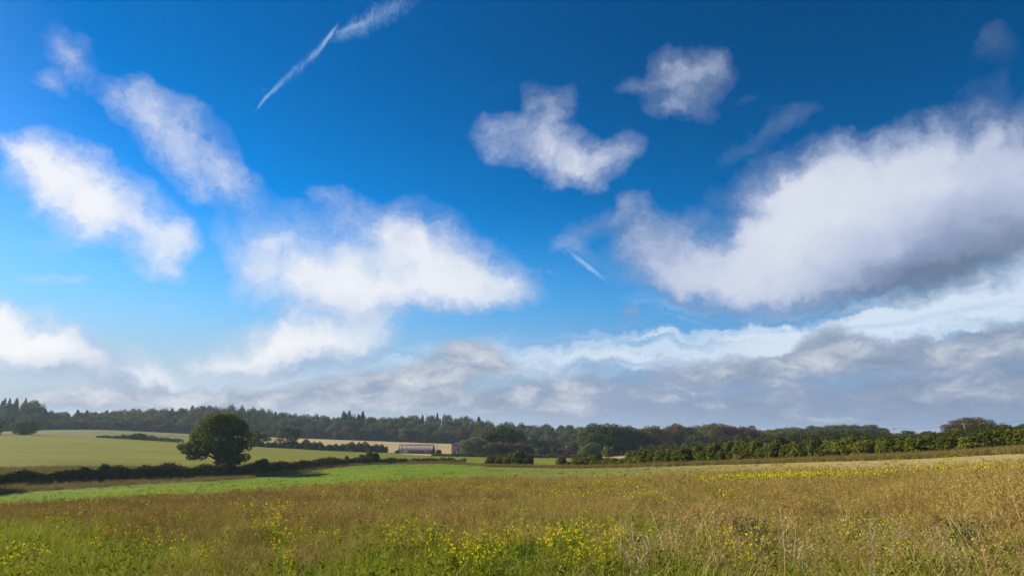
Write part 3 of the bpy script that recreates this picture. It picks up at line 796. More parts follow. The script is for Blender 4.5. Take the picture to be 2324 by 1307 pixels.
hedge('hedge', (1440, 2420), lambda p: np.interp(p, *UP), [(1440,2.6),(1600,4.2),(1800,4.2),(1950,2.8),(2000,2.2),(2120,2.0),(2150,2.6),(2240,3.2),(2324,3.2),(2420,3.6)], 3.5, 34000, 0.55, LEAF['haw'], 'upper hedge on the slope behind the row of hawthorn bushes', 22)
hedge('hedge', (752, 886), lambda p: np.full(len(p), 334.0), [(752,3.0),(820,3.6),(886,3.0)], 5, 9000, 0.6, LEAF['dark'], 'dark clipped hedge at the crop field edge left of the pale barn', 23)
hedge('hedge', (560, 752), lambda p: np.full(len(p), 336.0), [(560,2.0),(690,2.2),(705,4.0),(752,3.2)], 5, 9000, 0.6, LEAF['dark'], 'dark hedge under the round tree at the crop field edge', 24)
hedge('hedge', (245, 430), lambda p: np.full(len(p), 336.0), [(245,0.9),(330,2.0),(430,1.6)], 4, 5000, 0.5, LEAF['dark'], 'thin hedge running behind the round bush on the crop field crest', 25)
hedge('hedge', (985, 1335), lambda p: np.full(len(p), 300.0), [(985,0.9),(1100,1.3),(1335,1.5)], 3, 7000, 0.5, LEAF['hedge'], 'low scrubby hedge in front of the barns and the farmhouse', 26)

# the row of hawthorn bushes on the right: each bush is a thing of its own
def bush_mesh(seed):
    rng = np.random.default_rng(seed)
    lob = [(0, 0, 1.3, 1.25, 1.2, 1.35)]
    for i in range(13):
        a = i * 2.4 + rng.uniform(-.3, .3); u = rng.uniform(0.15, 1.0); rr = rng.uniform(.55, 1.0) * math.sqrt(1.15 - u * u * .8)
        lob.append((math.cos(a) * rr, math.sin(a) * rr, 0.5 + u * 1.9, rng.uniform(.42, .7), rng.uniform(.42, .7), rng.uniform(.4, .75)))
    for i in range(8):
        a = i * .8 + rng.uniform(-.2, .2); lob.append((math.cos(a) * .85, math.sin(a) * .85, rng.uniform(.3, .6), .5, .5, .5))
    P, N = shell_points(lob, 6400, rng, 0.15)
    P[:, 2] = np.maximum(P[:, 2], 0.05)
    v, f = leaf_quads(P, N * .8 + np.array([0, 0, .25]), 0.30, rng)
    sten = []
    for i in range(5):
        a = i * 1.26
        sten.append(tube([(math.cos(a) * .1, math.sin(a) * .1, -.3), (math.cos(a) * .4, math.sin(a) * .4, 1.0), (math.cos(a) * .8, math.sin(a) * .8, 2.0)], [.08, .06, .02], 5))
    return mk_mesh('bush_foliage', v, f, LEAF['haw']), mk_mesh('bush_stems', *join(sten), BARK)
BUSH = [bush_mesh(500 + i) for i in range(6)]
def bush(px, Y, w, ht, label, group=None, var=None, name='hawthorn_bush'):
    x, y, z = place(px, Y)
    fo, st = BUSH[rnd.randrange(6) if var is None else var]
    o = obj(name, None, loc=(x, y, z))
    o.scale = (w / 3.0, w / 3.0, ht / 3.0); o.rotation_euler = (0, 0, rnd.uniform(0, 6.28))
    prop(o, label, 'bush', group)
    obj('foliage', fo, o); obj('stem', st, o)
    return o
for px, w, ht, lab in ((1118,3.8,2.6,'leftmost of the free standing bushes at the end of the bush row, below the copse'),(1136,3.4,2.4,'low bush second from the left at the end of the bush row'),(1156,3.6,2.7,'bush between the low one and the tall dark bush at the end of the row'),(1179,4.8,3.6,'tall dark bush below the right end of the barn copse'),(1197,3.2,3.0,'narrow bush on the left side of the gap into the green field'),(1270,2.8,2.6,'lone bush on the right side of the gap into the green field'),(1288,2.0,1.3,'low bush right of the lone bush at the field gap')):
    bush(px, float(HL(px)), w, ht, lab)
ORD = 'first second third fourth fifth sixth seventh eighth ninth tenth eleventh twelfth thirteenth fourteenth fifteenth sixteenth seventeenth eighteenth nineteenth'.split()
TENS = {2: 'twenty', 3: 'thirty', 4: 'forty', 5: 'fifty', 6: 'sixty'}
def ordinal(k):
    if k < 20: return ORD[k - 1]
    t, u = divmod(k, 10)
    return TENS[t] + '-' + ORD[u - 1] if u else TENS[t][:-1] + 'ieth'
nbush = 0
px = 1312.0
while px < 2420:
    Y = float(HL(px))
    ht = float(np.interp(px, [1312,1400,1500,1600,1800,2000,2200,2324,2420], [2.4,2.3,3.0,3.3,3.3,3.0,2.5,2.6,2.6])) * rnd.uniform(0.78, 1.25 if px < 1930 else 1.05)
    w = rnd.uniform(2.8, 4.6)
    if not (1384 < px < 1392 or 1462 < px < 1474):
        nbush += 1
        bush(px, Y + rnd.uniform(-.6, .6), w, ht, ordinal(nbush) + ' bush of the long hawthorn row, counted from the field gap', 'bushes of the hawthorn row')
    px += w * FPX / Y * rnd.uniform(0.36, 0.52)
for px, Y, w, ht, lab in ((848,203,3.0,3.2,'upright shrub rising from the far end of the dark hedge'),(832,200,2.6,2.6,'shrub left of the upright one at the far end of the dark hedge'),(862,205,2.4,3.0,'slim shrub right of the upright one at the far end of the dark hedge'),(798,192,1.6,2.3,'thin twiggy shrub in the dark hedge'),(610,160,4.0,3.2,'rounded shrub in the dark hedge right of the oak'),(265,134,2.6,2.9,'tuft of shrub standing above the left part of the dark hedge'),(222,131,2.4,2.5,'low shrub standing above the left part of the dark hedge'),(1000,325,3.0,2.2,'small dark bush right of the pale barn'),(908,325,2.5,1.5,'small dark bush at the left end of the pale barn'),(1160,300,3.5,2.0,'grey green scrub bush in front of the barn copse'),(1375,300,6,4.5,'green bush at the foot of the copse beside the stubble')):
    bush(px, Y, w, ht, lab)

EDGE = 'rounded shrub at the foot of the long wood across the valley'
def wood_shrubs():
    px = -60.0
    while px < 1060:
        Y = float(WF(px)) + rnd.uniform(0, 6)
        fo, st = BUSH[rnd.randrange(6)]
        x, y, z = place(px, Y)
        o = obj('woodland_shrub', None, loc=(x, y, z - .3)); w = rnd.uniform(8, 12)
        o.scale = (w / 3, w / 3, rnd.uniform(4.0, 7.5) / 3); o.rotation_euler = (0, 0, rnd.uniform(0, 6.28))
        prop(o, wood_label('low shrub under the wood', px), 'shrub', 'shrubs along the foot of the long wood')
        obj('foliage', fo, o); obj('stem', st, o)
        px += rnd.uniform(15, 23)
wood_shrubs()

# ------------------------------------------------------------------ buildings
def plain(name, c, rough=0.8, var=0.25, scale=2.0, spec=0.2):
    m, nb = new_mat(name)
    n = nb.noise(ocoord(nb), scale, 6, 0.65)
    col = cramp(nb, n, [(0.3, tuple(x * (1 - var) for x in c)), (0.7, tuple(min(1, x * (1 + var * .6)) for x in c))])
    return finish(m, nb, bsdf(nb, col, rough, spec, bump(nb, n, 0.3, 0.02)))
M_ROOF = plain('cement_sheet', (0.27, 0.215, 0.175), 0.9, 0.4, 0.6)
M_PALEW = plain('pale_block_wall_and_lit_edge', (0.17, 0.15, 0.125), 0.85)
M_WHITE = plain('white_paint', (0.60, 0.58, 0.54), 0.6, 0.1)
M_DARKW = plain('tarred_boards', (0.05, 0.045, 0.045), 0.85)
M_TILE = plain('clay_tiles', (0.13, 0.068, 0.052), 0.85, 0.4, 1.2)
M_BRICK = plain('brick_wall', (0.20, 0.10, 0.07), 0.9, 0.3, 1.5)
M_GLASS = plain('window_glass', (0.03, 0.035, 0.04), 0.15, 0.1, 1.0, 0.6)
M_POLE = plain('weathered_pole', (0.30, 0.28, 0.25), 0.9)
M_METAL = plain('grey_metal', (0.3, 0.31, 0.32), 0.5)

def box(cx, cy, cz, sx, sy, sz):
    v = np.array([(cx + a * sx / 2, cy + b * sy / 2, cz + c * sz / 2) for a in (-1, 1) for b in (-1, 1) for c in (-1, 1)], float)
    f = np.array([(0, 1, 3, 2), (4, 6, 7, 5), (0, 4, 5, 1), (2, 3, 7, 6), (0, 2, 6, 4), (1, 5, 7, 3)])
    return v, f
def corrugated(w, slope, rise, waves, thick=0.04):
    """A sheet of roofing w wide running from the eave (y=0) up to y=slope, z=rise, with rounded ridges."""
    nx = waves * 4 + 1
    xs = np.linspace(-w / 2, w / 2, nx); zz = np.sin(np.linspace(0, waves * 2 * math.pi, nx)) * 0.035
    V = []
    for (yy, zb) in ((0, 0), (slope, rise)):
        for side in (0, -thick): V += [(xs[i], yy, zb + zz[i] + side) for i in range(nx)]
    V = np.array(V); F = []
    for i in range(nx - 1):
        F.append((i, i + 1, 2 * nx + i + 1, 2 * nx + i)); F.append((nx + i, 3 * nx + i, 3 * nx + i + 1, nx + i + 1))
        F.append((i, nx + i, nx + i + 1, i + 1)); F.append((2 * nx + i, 2 * nx + i + 1, 3 * nx + i + 1, 3 * nx + i))
    F.append((0, 2 * nx, 3 * nx, nx)); F.append((nx - 1, 2 * nx - 1, 4 * nx - 1, 3 * nx - 1))
    return V, np.array(F)

def gable_prism(L, D, eave, ridge):
    """Walls of a gabled building, L long (x), D deep (y), with thickness-free closed volume below the roof."""
    a, b = L / 2, D / 2
    V = np.array([(-a, -b, -1), (a, -b, -1), (a, b, -1), (-a, b, -1), (-a, -b, eave), (a, -b, eave), (a, b, eave), (-a, b, eave), (-a, 0, ridge), (a, 0, ridge)], float)
    return V, [np.array([(0, 1, 5, 4), (2, 3, 7, 6), (4, 5, 9, 8), (6, 7, 8, 9), (3, 2, 1, 0)]), np.array([(0, 4, 8, 7, 3), (1, 2, 6, 9, 5)])]

def long_barn():
    x, y, z = place(951, 332)
    z = max(z, EYE + y * dirZ(951, 1029))
    k = 332 / FPX
    L = 78 * k; eave = 1.45; ridge = 3.9; D = 7.5
    o = obj('barn', None, loc=(x, y, z)); o.rotation_euler = (0, 0, math.radians(-4))
    prop(o, 'long low pale barn with a sheet roof at the foot of the stubble field', 'barn')
    v, f = gable_prism(L, D, eave, ridge)
    obj('wall', mk_mesh('barn_wall', v, f, M_PALEW), o)
    n = 8; w = L / n
    sheet = mk_mesh('roof_sheet', *corrugated(w - 0.03, D / 2 + 0.45, (ridge - eave) * (D / 2 + .45) / (D / 2), 7), M_ROOF)
    for i in range(n):
        for side in (0, 1):
            s = obj('roof_sheet', sheet, o)
            drop = 0.45 * (ridge - eave) / (D / 2)
            s.location = (-L / 2 + (i + .5) * w, (-D / 2 - 0.45) * (1 if side == 0 else -1), eave - drop + 0.09 + (i % 2) * 0.012)
            s.rotation_euler = (0, 0, math.pi * side)
    obj('ridge_cap', mk_mesh('ridge_cap', *box(0, 0, ridge + .14, L + .2, .5, .1), M_ROOF), o)
    obj('bargeboard', mk_mesh('bargeboard', *join([tube([(-L / 2 - .12, -D / 2 - .4, eave - .2), (-L / 2 - .12, 0, ridge + .12), (-L / 2 - .12, D / 2 + .4, eave - .2)], [.16] * 3, 4)]), M_WHITE), o)
    dm = mk_mesh('barn_door', *box(0, 0, 0, 1.6, .08, 1.4), M_METAL)
    for px_ in (-6.2, 5.4):
        d = obj('door', dm, o); d.location = (px_, -D / 2 - .045, .7)
    wm = mk_mesh('vent_opening', *box(0, 0, 0, 1.0, .06, .5), M_DARKW)
    for i in range(2):
        d = obj('vent', wm, o); d.location = (-2.5 + i * 3.6, -D / 2 - .034, 1.0)
    pst = mk_mesh('corner_post', *box(0, 0, 0, .2, .2, 2.4), M_WHITE)
    d = obj('corner_post', pst, o); d.location = (-L / 2 - .1, -D / 2 - .1, .3)
long_barn()

def narrow_barn():
    x, y, z = place(1046, 335)
    z = EYE + y * dirZ(1046, 1031)
    k = 335 / FPX
    o = obj('narrow_barn', None, loc=(x, y, z)); o.rotation_euler = (0, 0, math.radians(0))
    prop(o, 'tall narrow dark barn half hidden behind the pale willow', 'barn')
    L, D, eave, ridge = 4.4, 5.0, 4.4, 5.5
    v, f = gable_prism(L, D, eave, ridge)
    obj('wall', mk_mesh('narrow_barn_wall', v, f, M_DARKW), o)
    sl = corrugated(L + .3, D / 2 + .3, (ridge - eave) * (D / 2 + .3) / (D / 2), 12)
    sm = mk_mesh('narrow_roof', *sl, M_DARKW)
    for side in (0, 1):
        s = obj('roof_sheet', sm, o); s.location = (0, (-D / 2 - .3) * (1 if side == 0 else -1), eave - .1 + .06); s.rotation_euler = (0, 0, math.pi * side)
    d = obj('lit_edge', mk_mesh('lit_edge', *box(-L / 2 - .10, -D / 2 + .1, eave / 2 - .3, .14, .4, eave + .2), M_PALEW), o)  # pale strip: sunlight on the left edge put in as colour
    obj('door', mk_mesh('narrow_barn_door', *box(-.4, -D / 2 - .05, 1.1, 1.8, .08, 2.3), M_METAL), o)
narrow_barn()

def farmhouse():
    x, y, z = place(1276, 345)
    z = EYE + y * dirZ(1276, 1038)
    o = obj('farmhouse', None, loc=(x, y, z)); o.rotation_euler = (0, 0, math.radians(12))
    prop(o, 'small farmhouse with a red clay roof among trees in the valley', 'house')
    L, D, eave, ridge = 6.4, 5.2, 2.4, 4.7
    v, f = gable_prism(L, D, eave, ridge)
    obj('wall', mk_mesh('farmhouse_wall', v, f, M_BRICK), o)
    rs = mk_mesh('farm_roof', *corrugated(L + .4, D / 2 + .35, (ridge - eave) * (D / 2 + .35) / (D / 2), 16), M_TILE)
    for side in (0, 1):
        s = obj('roof', rs, o); s.location = (0, (-D / 2 - .35) * (1 if side == 0 else -1), eave - .3 + .08); s.rotation_euler = (0, 0, math.pi * side)
    obj('chimney', mk_mesh('chimney', *box(1.9, .1, ridge + .35, .55, .7, 1.3), M_BRICK), o)
    fr = mk_mesh('farm_window_frame', *box(0, 0, 0, .95, .08, 1.0), M_WHITE); gl = mk_mesh('farm_window_pane', *box(0, -.06, 0, .75, .05, .8), M_GLASS)
    for px_ in (-2.1, 1.9):
        wdw = obj('window', fr, o); wdw.location = (px_, -D / 2 - .045, 1.45); obj('pane', gl, wdw)
    obj('door', mk_mesh('farm_door', *box(0, -D / 2 - .045, .9, .9, .08, 2.0), M_DARKW), o)
    # lean-to in front with a dark opening
    obj('porch', mk_mesh('porch', *box(-1.0, -D / 2 - .95, 1.0, 3.6, 1.8, 2.0), M_DARKW), o)
    s = obj('porch_roof', mk_mesh('porch_roof', *corrugated(4.0, 2.2, .75, 10), M_TILE), o); s.location = (-1.0, -D / 2 - 2.1, 1.98)
    x2, y2, _ = place(1296, 338)
    z2 = EYE + y2 * dirZ(1296, 1037)
    t = obj('livestock_trailer', None, loc=(x2, y2, z2)); prop(t, 'low white shed roofed box right of the farmhouse', 'shed')
    t.name = 'white_shed'
    obj('wall', mk_mesh('shed_wall', *box(0, 0, .25, 2.4, 1.8, 1.1), M_DARKW), t)
    obj('roof', mk_mesh('shed_roof', *box(0, 0, .9, 2.7, 2.1, .22), M_WHITE), t)
    x2, y2, _ = place(1231, 322)
    z2 = EYE + y2 * dirZ(1231, 1038)
    prop(obj('gate_post', mk_mesh('gate_post', *join([box(0, 0, .3, .4, .4, 1.6), box(0, 0, 1.15, .5, .5, .12)]), M_WHITE), loc=(x2, y2, z2)), 'pale stone gate post left of the farmhouse', 'post')
farmhouse()

# ------------------------------------------------------------------ poles and wires
def pole(px, top, Y, ht, label, group=None, arm=True):
    x, y, z = place(px, Y)
    zt = EYE + y * dirZ(px, top)
    o = obj('utility_pole', None, loc=(x, y, zt - ht)); prop(o, label, 'utility pole', group)
    obj('pole', mk_mesh('pole', *tube([(0, 0, -1), (0, 0, ht)], [.17, .12], 8), M_POLE), o)
    if arm:
        obj('crossarm', mk_mesh('crossarm', *box(0, 0, ht - .45, 2.0, .14, .16), M_POLE), o)
        im = mk_mesh('insulator', *tube([(0, 0, 0), (0, 0, .3)], [.07, .05], 6), M_WHITE)
        for dx_ in (-.9, 0, .9):
            i_ = obj('insulator', im, o); i_.location = (dx_, 0, ht - .37 if dx_ else ht)
    return Vector((x, y, zt - .1))
pa = pole(2010, 971, 300, 8.5, 'thin dark utility pole alone on the skyline left of the hilltop clump')
pb = pole(2168, 960, 285, 8.5, 'pale utility pole in front of the round hilltop clump')
pc = pole(2420, 940, 262, 9.0, 'utility pole beyond the right edge carrying the wires')
pd = pole(1892, 984, 320, 6.0, 'short pale pole in front of the far right wood')
pe = pole(996, 1006, 325, 5.5, 'thin pole in the stubble right of the pale barn', arm=False)
pf = pole(919, 1008, 326, 5.0, 'thin pole at the left end of the pale barn', arm=False)
def wire(a, b, label):
    pts = []
    for i in range(13):
        t = i / 12; p = a.lerp(b, t); p.z -= 4 * t * (1 - t) * 0.9
        pts.append(tuple(p - a))
    prop(obj('overhead_wire', mk_mesh('overhead_wire', *tube(pts, [.035] * 13, 4), M_DARKW), loc=a), label, 'wire')
wire(pa, pb, 'thin sagging wire between the skyline pole and the pale pole')
wire(pb, pc, 'thin sagging wire running right from the pale pole')
wire(pd, pa, 'thin sagging wire between the short pale pole and the skyline pole')

# ================================================================== field plants
def smooth_noise(x, y, scale, seed):
    r = np.random.default_rng(seed); out = np.zeros(len(x))
    for k in range(10):
        a = r.uniform(0, 6.28); f = (0.5 + 1.3 * r.random()) / scale * 6.28; ph = r.uniform(0, 6.28)
        out += np.sin((x * math.cos(a) + y * math.sin(a)) * f + ph + 1.3 * np.sin((x * math.sin(a) - y * math.cos(a)) * f * .6 + ph * 2))
    return out / 4.5          # about -1..1
def fan(n, y0, y1, power, rng, p0=-170, p1=2494):
    """n ground points in the wedge in front of the camera; density falls with distance as Y**-power."""
    u = rng.random(n); e = 2.0 - power
    Y = (y0 ** e + u * (y1 ** e - y0 ** e)) ** (1 / e) if abs(e) > 1e-6 else y0 * (y1 / y0) ** u
    p = rng.uniform(p0, p1, n)
    return p, Y, (p - PW / 2) / FPX * Y

def grass_mat(name, stops, trans=0.35, scale=0.6, rnd_w=0.5):
    m, nb = new_mat(name)
    g = nb.n.new('ShaderNodeNewGeometry'); oi = nb.n.new('ShaderNodeObjectInfo')
    t = nb.m('MULTIPLY_ADD', g.outputs['Random Per Island'], 0.5, nb.m('MULTIPLY', oi.outputs['Random'], rnd_w))
    col = cramp(nb, t, stops)
    d = nb.n.new('ShaderNodeBsdfDiffuse'); nb.l.new(col, d.inputs[0])
    tr = nb.n.new('ShaderNodeBsdfTranslucent'); nb.l.new(col, tr.inputs[0])
    mx = nb.n.new('ShaderNodeMixShader'); mx.inputs[0].default_value = trans
    nb.l.new(d.outputs[0], mx.inputs[1]); nb.l.new(tr.outputs[0], mx.inputs[2])
    return finish(m, nb, mx.outputs[0])
M_GRASS = grass_mat('green_grass', [(0.0, (0.120, 0.180, 0.010)), (0.45, (0.205, 0.255, 0.016)), (0.7, (0.30, 0.29, 0.04)), (1.0, (0.46, 0.37, 0.13))])
M_STALK = grass_mat('dry_stalk', [(0.0, (0.185, 0.122, 0.032)), (0.35, (0.320, 0.225, 0.058)), (0.7, (0.45, 0.335, 0.100)), (1.0, (0.60, 0.48, 0.20))], 0.25)
M_RED = grass_mat('red_brown_stalk', [(0.0, (0.135, 0.078, 0.026)), (0.5, (0.230, 0.140, 0.044)), (1.0, (0.34, 0.235, 0.08))], 0.25)
M_STRAW = grass_mat('straw', [(0.0, (0.26, 0.17, 0.075)), (0.5, (0.42, 0.30, 0.15)), (1.0, (0.58, 0.46, 0.27))], 0.2)
M_PETAL = grass_mat('yellow_petals', [(0.0, (0.62, 0.47, 0.010)), (0.6, (0.78, 0.62, 0.015)), (1.0, (0.85, 0.74, 0.05))], 0.3)
M_WEED = grass_mat('weed_leaves', [(0.0, (0.100, 0.140, 0.012)), (0.6, (0.185, 0.220, 0.020)), (1.0, (0.30, 0.28, 0.04))], 0.4)
M_DEEP = grass_mat('deep_green_leaves', [(0.0, (0.035, 0.080, 0.012)), (0.6, (0.075, 0.135, 0.020)), (1.0, (0.12, 0.18, 0.03))], 0.3)
M_TALL = grass_mat('tall_verge_grass', [(0.0, (0.115, 0.105, 0.022)), (0.5, (0.195, 0.155, 0.042)), (1.0, (0.32, 0.24, 0.09))], 0.3)
M_FLINT = plain('flint', (0.55, 0.50, 0.44), 0.7, 0.3, 9.0)

class Rib:
    """Collects thin ribbons (stems, blades) and small rhombic leaves, each with a material slot."""
    def __init__(s, rng): s.rng = rng; s.V = []; s.F = []; s.M = []; s.n = 0
    def ribbon(s, pts, w0, w1, mat=0):
        pts = [np.array(p, float) for p in pts]; side = unit(s.rng.normal(0, 1, 3) * np.array([1, 1, .15]))
        m = len(pts)
        for i, p in enumerate(pts):
            w = w0 + (w1 - w0) * i / (m - 1)
            s.V += [p - side * w * .5, p + side * w * .5]
        for i in range(m - 1):
            a = s.n + 2 * i; s.F.append((a, a + 1, a + 3, a + 2)); s.M.append(mat)
        s.n += 2 * m
    def leaf(s, p, d, L, w, mat=0):
        d = unit(np.array(d, float)); side = unit(np.cross(d, s.rng.normal(0, 1, 3))); p = np.array(p, float)
        s.V += [p, p + d * L * .5 + side * w * .5, p + d * L, p + d * L * .5 - side * w * .5]
        s.F.append((s.n, s.n + 1, s.n + 2, s.n + 3)); s.M.append(mat); s.n += 4
    def mesh(s, name, mats):
        me = mk_mesh(name, np.array(s.V), np.array(s.F), mats)
        if len(mats) > 1: me.polygons.foreach_set('material_index', np.array(s.M, np.int32))
        return me

def proto_grass(seed, n, h, w, mats, spread=0.12, lean=0.5):
    r = np.random.default_rng(seed); b = Rib(r)
    for i in range(n):
        a = r.uniform(0, 6.28); o = r.normal(0, spread, 2); L = h * r.uniform(.5, 1.25); k = r.uniform(.1, lean)
        d = np.array([math.cos(a), math.sin(a)])
        b.ribbon([(o[0], o[1], -.02), (*(o + d * L * k * .35), L * .6), (*(o + d * L * k), L * (1 - k * .35))], w, w * .15, r.integers(len(mats)) if len(mats) > 1 else 0)
    return b.mesh('grass_tuft', mats)
def proto_stalk(seed, n, h, w, mat, spread=0.18, lean=0.35):
    r = np.random.default_rng(seed); b = Rib(r)
    for i in range(n):
        a = r.uniform(0, 6.28); o = r.normal(0, spread, 2); L = h * r.uniform(.65, 1.2); k = abs(r.normal(0, lean))
        d = np.array([math.cos(a), math.sin(a)]) * k
        P = lambda t: np.array([*(o + d * L * t * t), L * t * (1 - .25 * k * t)])
        b.ribbon([P(0), P(.4), P(.75), P(1)], w, w * .5)
        for j in range(7):
            t = r.uniform(.4, .98); p = P(t); c = r.uniform(0, 6.28); M = L * r.uniform(.1, .26)
            e = p + np.array([math.cos(c) * M * .7, math.sin(c) * M * .7, M * .85])
            b.ribbon([p, p + (e - p) * .5 + np.array([0, 0, -.01]), e], w * .6, w * .35)
            for q in range(3):
                b.leaf(p + (e - p) * r.uniform(.4, 1), r.normal(0, 1, 3) + np.array([0, 0, .5]), r.uniform(.018, .04), w * 1.6)
    return b.mesh('dry_stalk', [mat])
def proto_straw(seed, n, L0, w):
    r = np.random.default_rng(seed); b = Rib(r)
    for i in range(n):
        a = r.uniform(0, 6.28); o = r.normal(0, .2, 2); L = L0 * r.uniform(.5, 1.3); el = r.uniform(.05, 1.1)
        d = np.array([math.cos(a) * math.cos(el), math.sin(a) * math.cos(el), math.sin(el)])
        p = np.array([*o, .03]); b.ribbon([p, p + d * L * .5 + r.normal(0, .015, 3), p + d * L + np.array([0, 0, -.06 * L])], w, w * .6)
    return b.mesh('straw', [M_STRAW])
def flower_parts(seed, h, stems, heads):
    """A bushy yellow-flowered weed: leafy stems, and the flower heads at their tips."""
    r = np.random.default_rng(seed); g = Rib(r); f = Rib(r)
    for i in range(stems):
        a = r.uniform(0, 6.28); o = r.normal(0, .07, 2); L = h * r.uniform(.7, 1.15); k = r.uniform(.1, .5)
        d = np.array([math.cos(a), math.sin(a)]) * k
        P = lambda t: np.array([*(o + d * L * t), L * t * (1 - .15 * k * t)])
        g.ribbon([P(0), P(.5), P(1)], .008, .004)
        for j in range(9):
            t = r.uniform(.05, .8); c = r.uniform(0, 6.28)
            g.leaf(P(t), (math.cos(c), math.sin(c), .5), r.uniform(.05, .12) * (1.2 - t), .028)
        for j in range(heads):
            t = r.uniform(.72, 1.0); c = r.uniform(0, 6.28); M = r.uniform(.03, .13)
            e = P(t) + np.array([math.cos(c) * M * .7, math.sin(c) * M * .7, M])
            g.ribbon([P(t), e], .004, .003)
            for q in range(4):
                f.leaf(e + r.normal(0, .006, 3), unit(r.normal(0, 1, 3) + np.array([0, 0, .6])), .018, .015)
    return g.mesh('flower_stems', [M_WEED]), f.mesh('flower_heads', [M_PETAL])
def hidden_proto(me):
    return bpy.data.objects.new(me.name, me)       # never linked to the scene: only a source for the scattering node

def scatter(name, protos, x, y, scale, idx, label, tilt=0.12, zoff=0.0):
    """Ground cover: one object whose geometry nodes set a plant on every point."""
    n = len(x)
    me = bpy.data.meshes.new(name); me.vertices.add(n)
    co = np.column_stack([x, y, H(x, y) + zoff]).astype(np.float32); me.vertices.foreach_set('co', co.ravel())
    rng = np.random.default_rng(len(name) * 31 + n)
    a = me.attributes.new('turn', 'FLOAT_VECTOR', 'POINT')
    rot = np.column_stack([rng.normal(0, tilt, n), rng.normal(0, tilt, n), rng.uniform(0, 6.28, n)]).astype(np.float32); a.data.foreach_set('vector', rot.ravel())
    a = me.attributes.new('size', 'FLOAT', 'POINT'); a.data.foreach_set('value', np.asarray(scale, np.float32))
    a = me.attributes.new('pick', 'INT', 'POINT'); a.data.foreach_set('value', np.asarray(idx, np.int32))
    o = prop(obj(name, me), label, None, None, 'stuff')
    ng = bpy.data.node_groups.new(name, 'GeometryNodeTree')
    ng.interface.new_socket('Geometry', in_out='INPUT', socket_type='NodeSocketGeometry')
    ng.interface.new_socket('Geometry', in_out='OUTPUT', socket_type='NodeSocketGeometry')
    N, L = ng.nodes, ng.links
    gi = N.new('NodeGroupInput'); go = N.new('NodeGroupOutput'); iop = N.new('GeometryNodeInstanceOnPoints')
    jn = N.new('GeometryNodeJoinGeometry')
    for p in reversed(protos):
        ofi = N.new('GeometryNodeObjectInfo'); ofi.inputs['Object'].default_value = p; ofi.inputs['As Instance'].default_value = True
        L.new(ofi.outputs['Geometry'], jn.inputs[0])
    def attr(nm, ty):
        q = N.new('GeometryNodeInputNamedAttribute'); q.data_type = ty; q.inputs[0].default_value = nm
        return [s for s in q.outputs if s.enabled][0]
    L.new(gi.outputs[0], iop.inputs['Points']); L.new(jn.outputs[0], iop.inputs['Instance'])
    iop.inputs['Pick Instance'].default_value = True
    L.new(attr('pick', 'INT'), iop.inputs['Instance Index'])
    e2r = N.new('FunctionNodeEulerToRotation'); L.new(attr('turn', 'FLOAT_VECTOR'), e2r.inputs[0]); L.new(e2r.outputs[0], iop.inputs['Rotation'])
    L.new(attr('size', 'FLOAT'), iop.inputs['Scale'])
    L.new(iop.outputs[0], go.inputs[0])
    md = o.modifiers.new('scatter', 'NODES'); md.node_group = ng
    return o

rg = np.random.default_rng(77)
def inside(p, Y, x): return Y < B1(p) + rg.normal(0, 4.5, len(p)) + np.sin(x * 0.21) * 1.2 + np.sin(x * 0.057 + 2) * 2.5 + np.sin(x * .9) * .5

# short green grass
P_GRASS = [hidden_proto(proto_grass(900 + i, 26, .17, .009, [M_GRASS], .13)) for i in range(5)]
P_GRASSF = [hidden_proto(proto_grass(920 + i, 16, .20, .022, [M_GRASS], .2)) for i in range(4)]
p, Y, x = fan(52000, 6.3, 45, 1.15, rg)
nz = smooth_noise(x, Y, 5, 3)
want = np.where(Y < 12.5, .95, .62) + .45 * nz + np.where((p < 260) & (Y < 22), .6, 0)
k = rg.random(len(p)) < want
scatter('short_grass', P_GRASS, x[k], Y[k], rg.uniform(.6, 1.5, k.sum()) * np.where(Y[k] > 14, 1.25, 1.0), rg.integers(0, 5, k.sum()), 'short green grass growing between the dry weed stalks')
p, Y, x = fan(46000, 28, 115, .8, rg)
k = inside(p, Y, x) & (rg.random(len(p)) < .92 + .5 * smooth_noise(x, Y, 9, 5))
scatter('field_grass', P_GRASSF, x[k], Y[k], rg.uniform(.8, 1.7, k.sum()), rg.integers(0, 4, k.sum()), 'green grass farther out in the rough field')

# dry brown stalks
P_ST = [hidden_proto(proto_stalk(940 + i, 6, .46, .0052, M_STALK)) for i in range(5)] + [hidden_proto(proto_stalk(950 + i, 6, .46, .0052, M_RED)) for i in range(4)]
P_STF = [hidden_proto(proto_stalk(960 + i, 7, .5, .013, M_STALK, .3)) for i in range(4)] + [hidden_proto(proto_stalk(970 + i, 7, .5, .013, M_RED, .3)) for i in range(4)]
p, Y, x = fan(40000, 6.3, 34, .75, rg)
n1_ = smooth_noise(x, Y, 6, 8); n2_ = smooth_noise(x, Y, 2.2, 9)
want = np.interp(Y, [6, 9.5, 12, 15, 34], [.12, .16, .26, .42, .48]) + .34 * n1_ + .26 * n2_ + np.where(p > 1500, .16, 0) + np.where((p > 1950), .12, 0) - np.where((p < 330) & (Y < 21), .6 * np.clip(1.4 - p / 330, 0, 1), 0)
k = rg.random(len(p)) < want
red = rg.random(k.sum()) < np.clip(.75 - p[k] / 1900, .15, .8) + .5 * smooth_noise(x[k], Y[k], 5, 71)
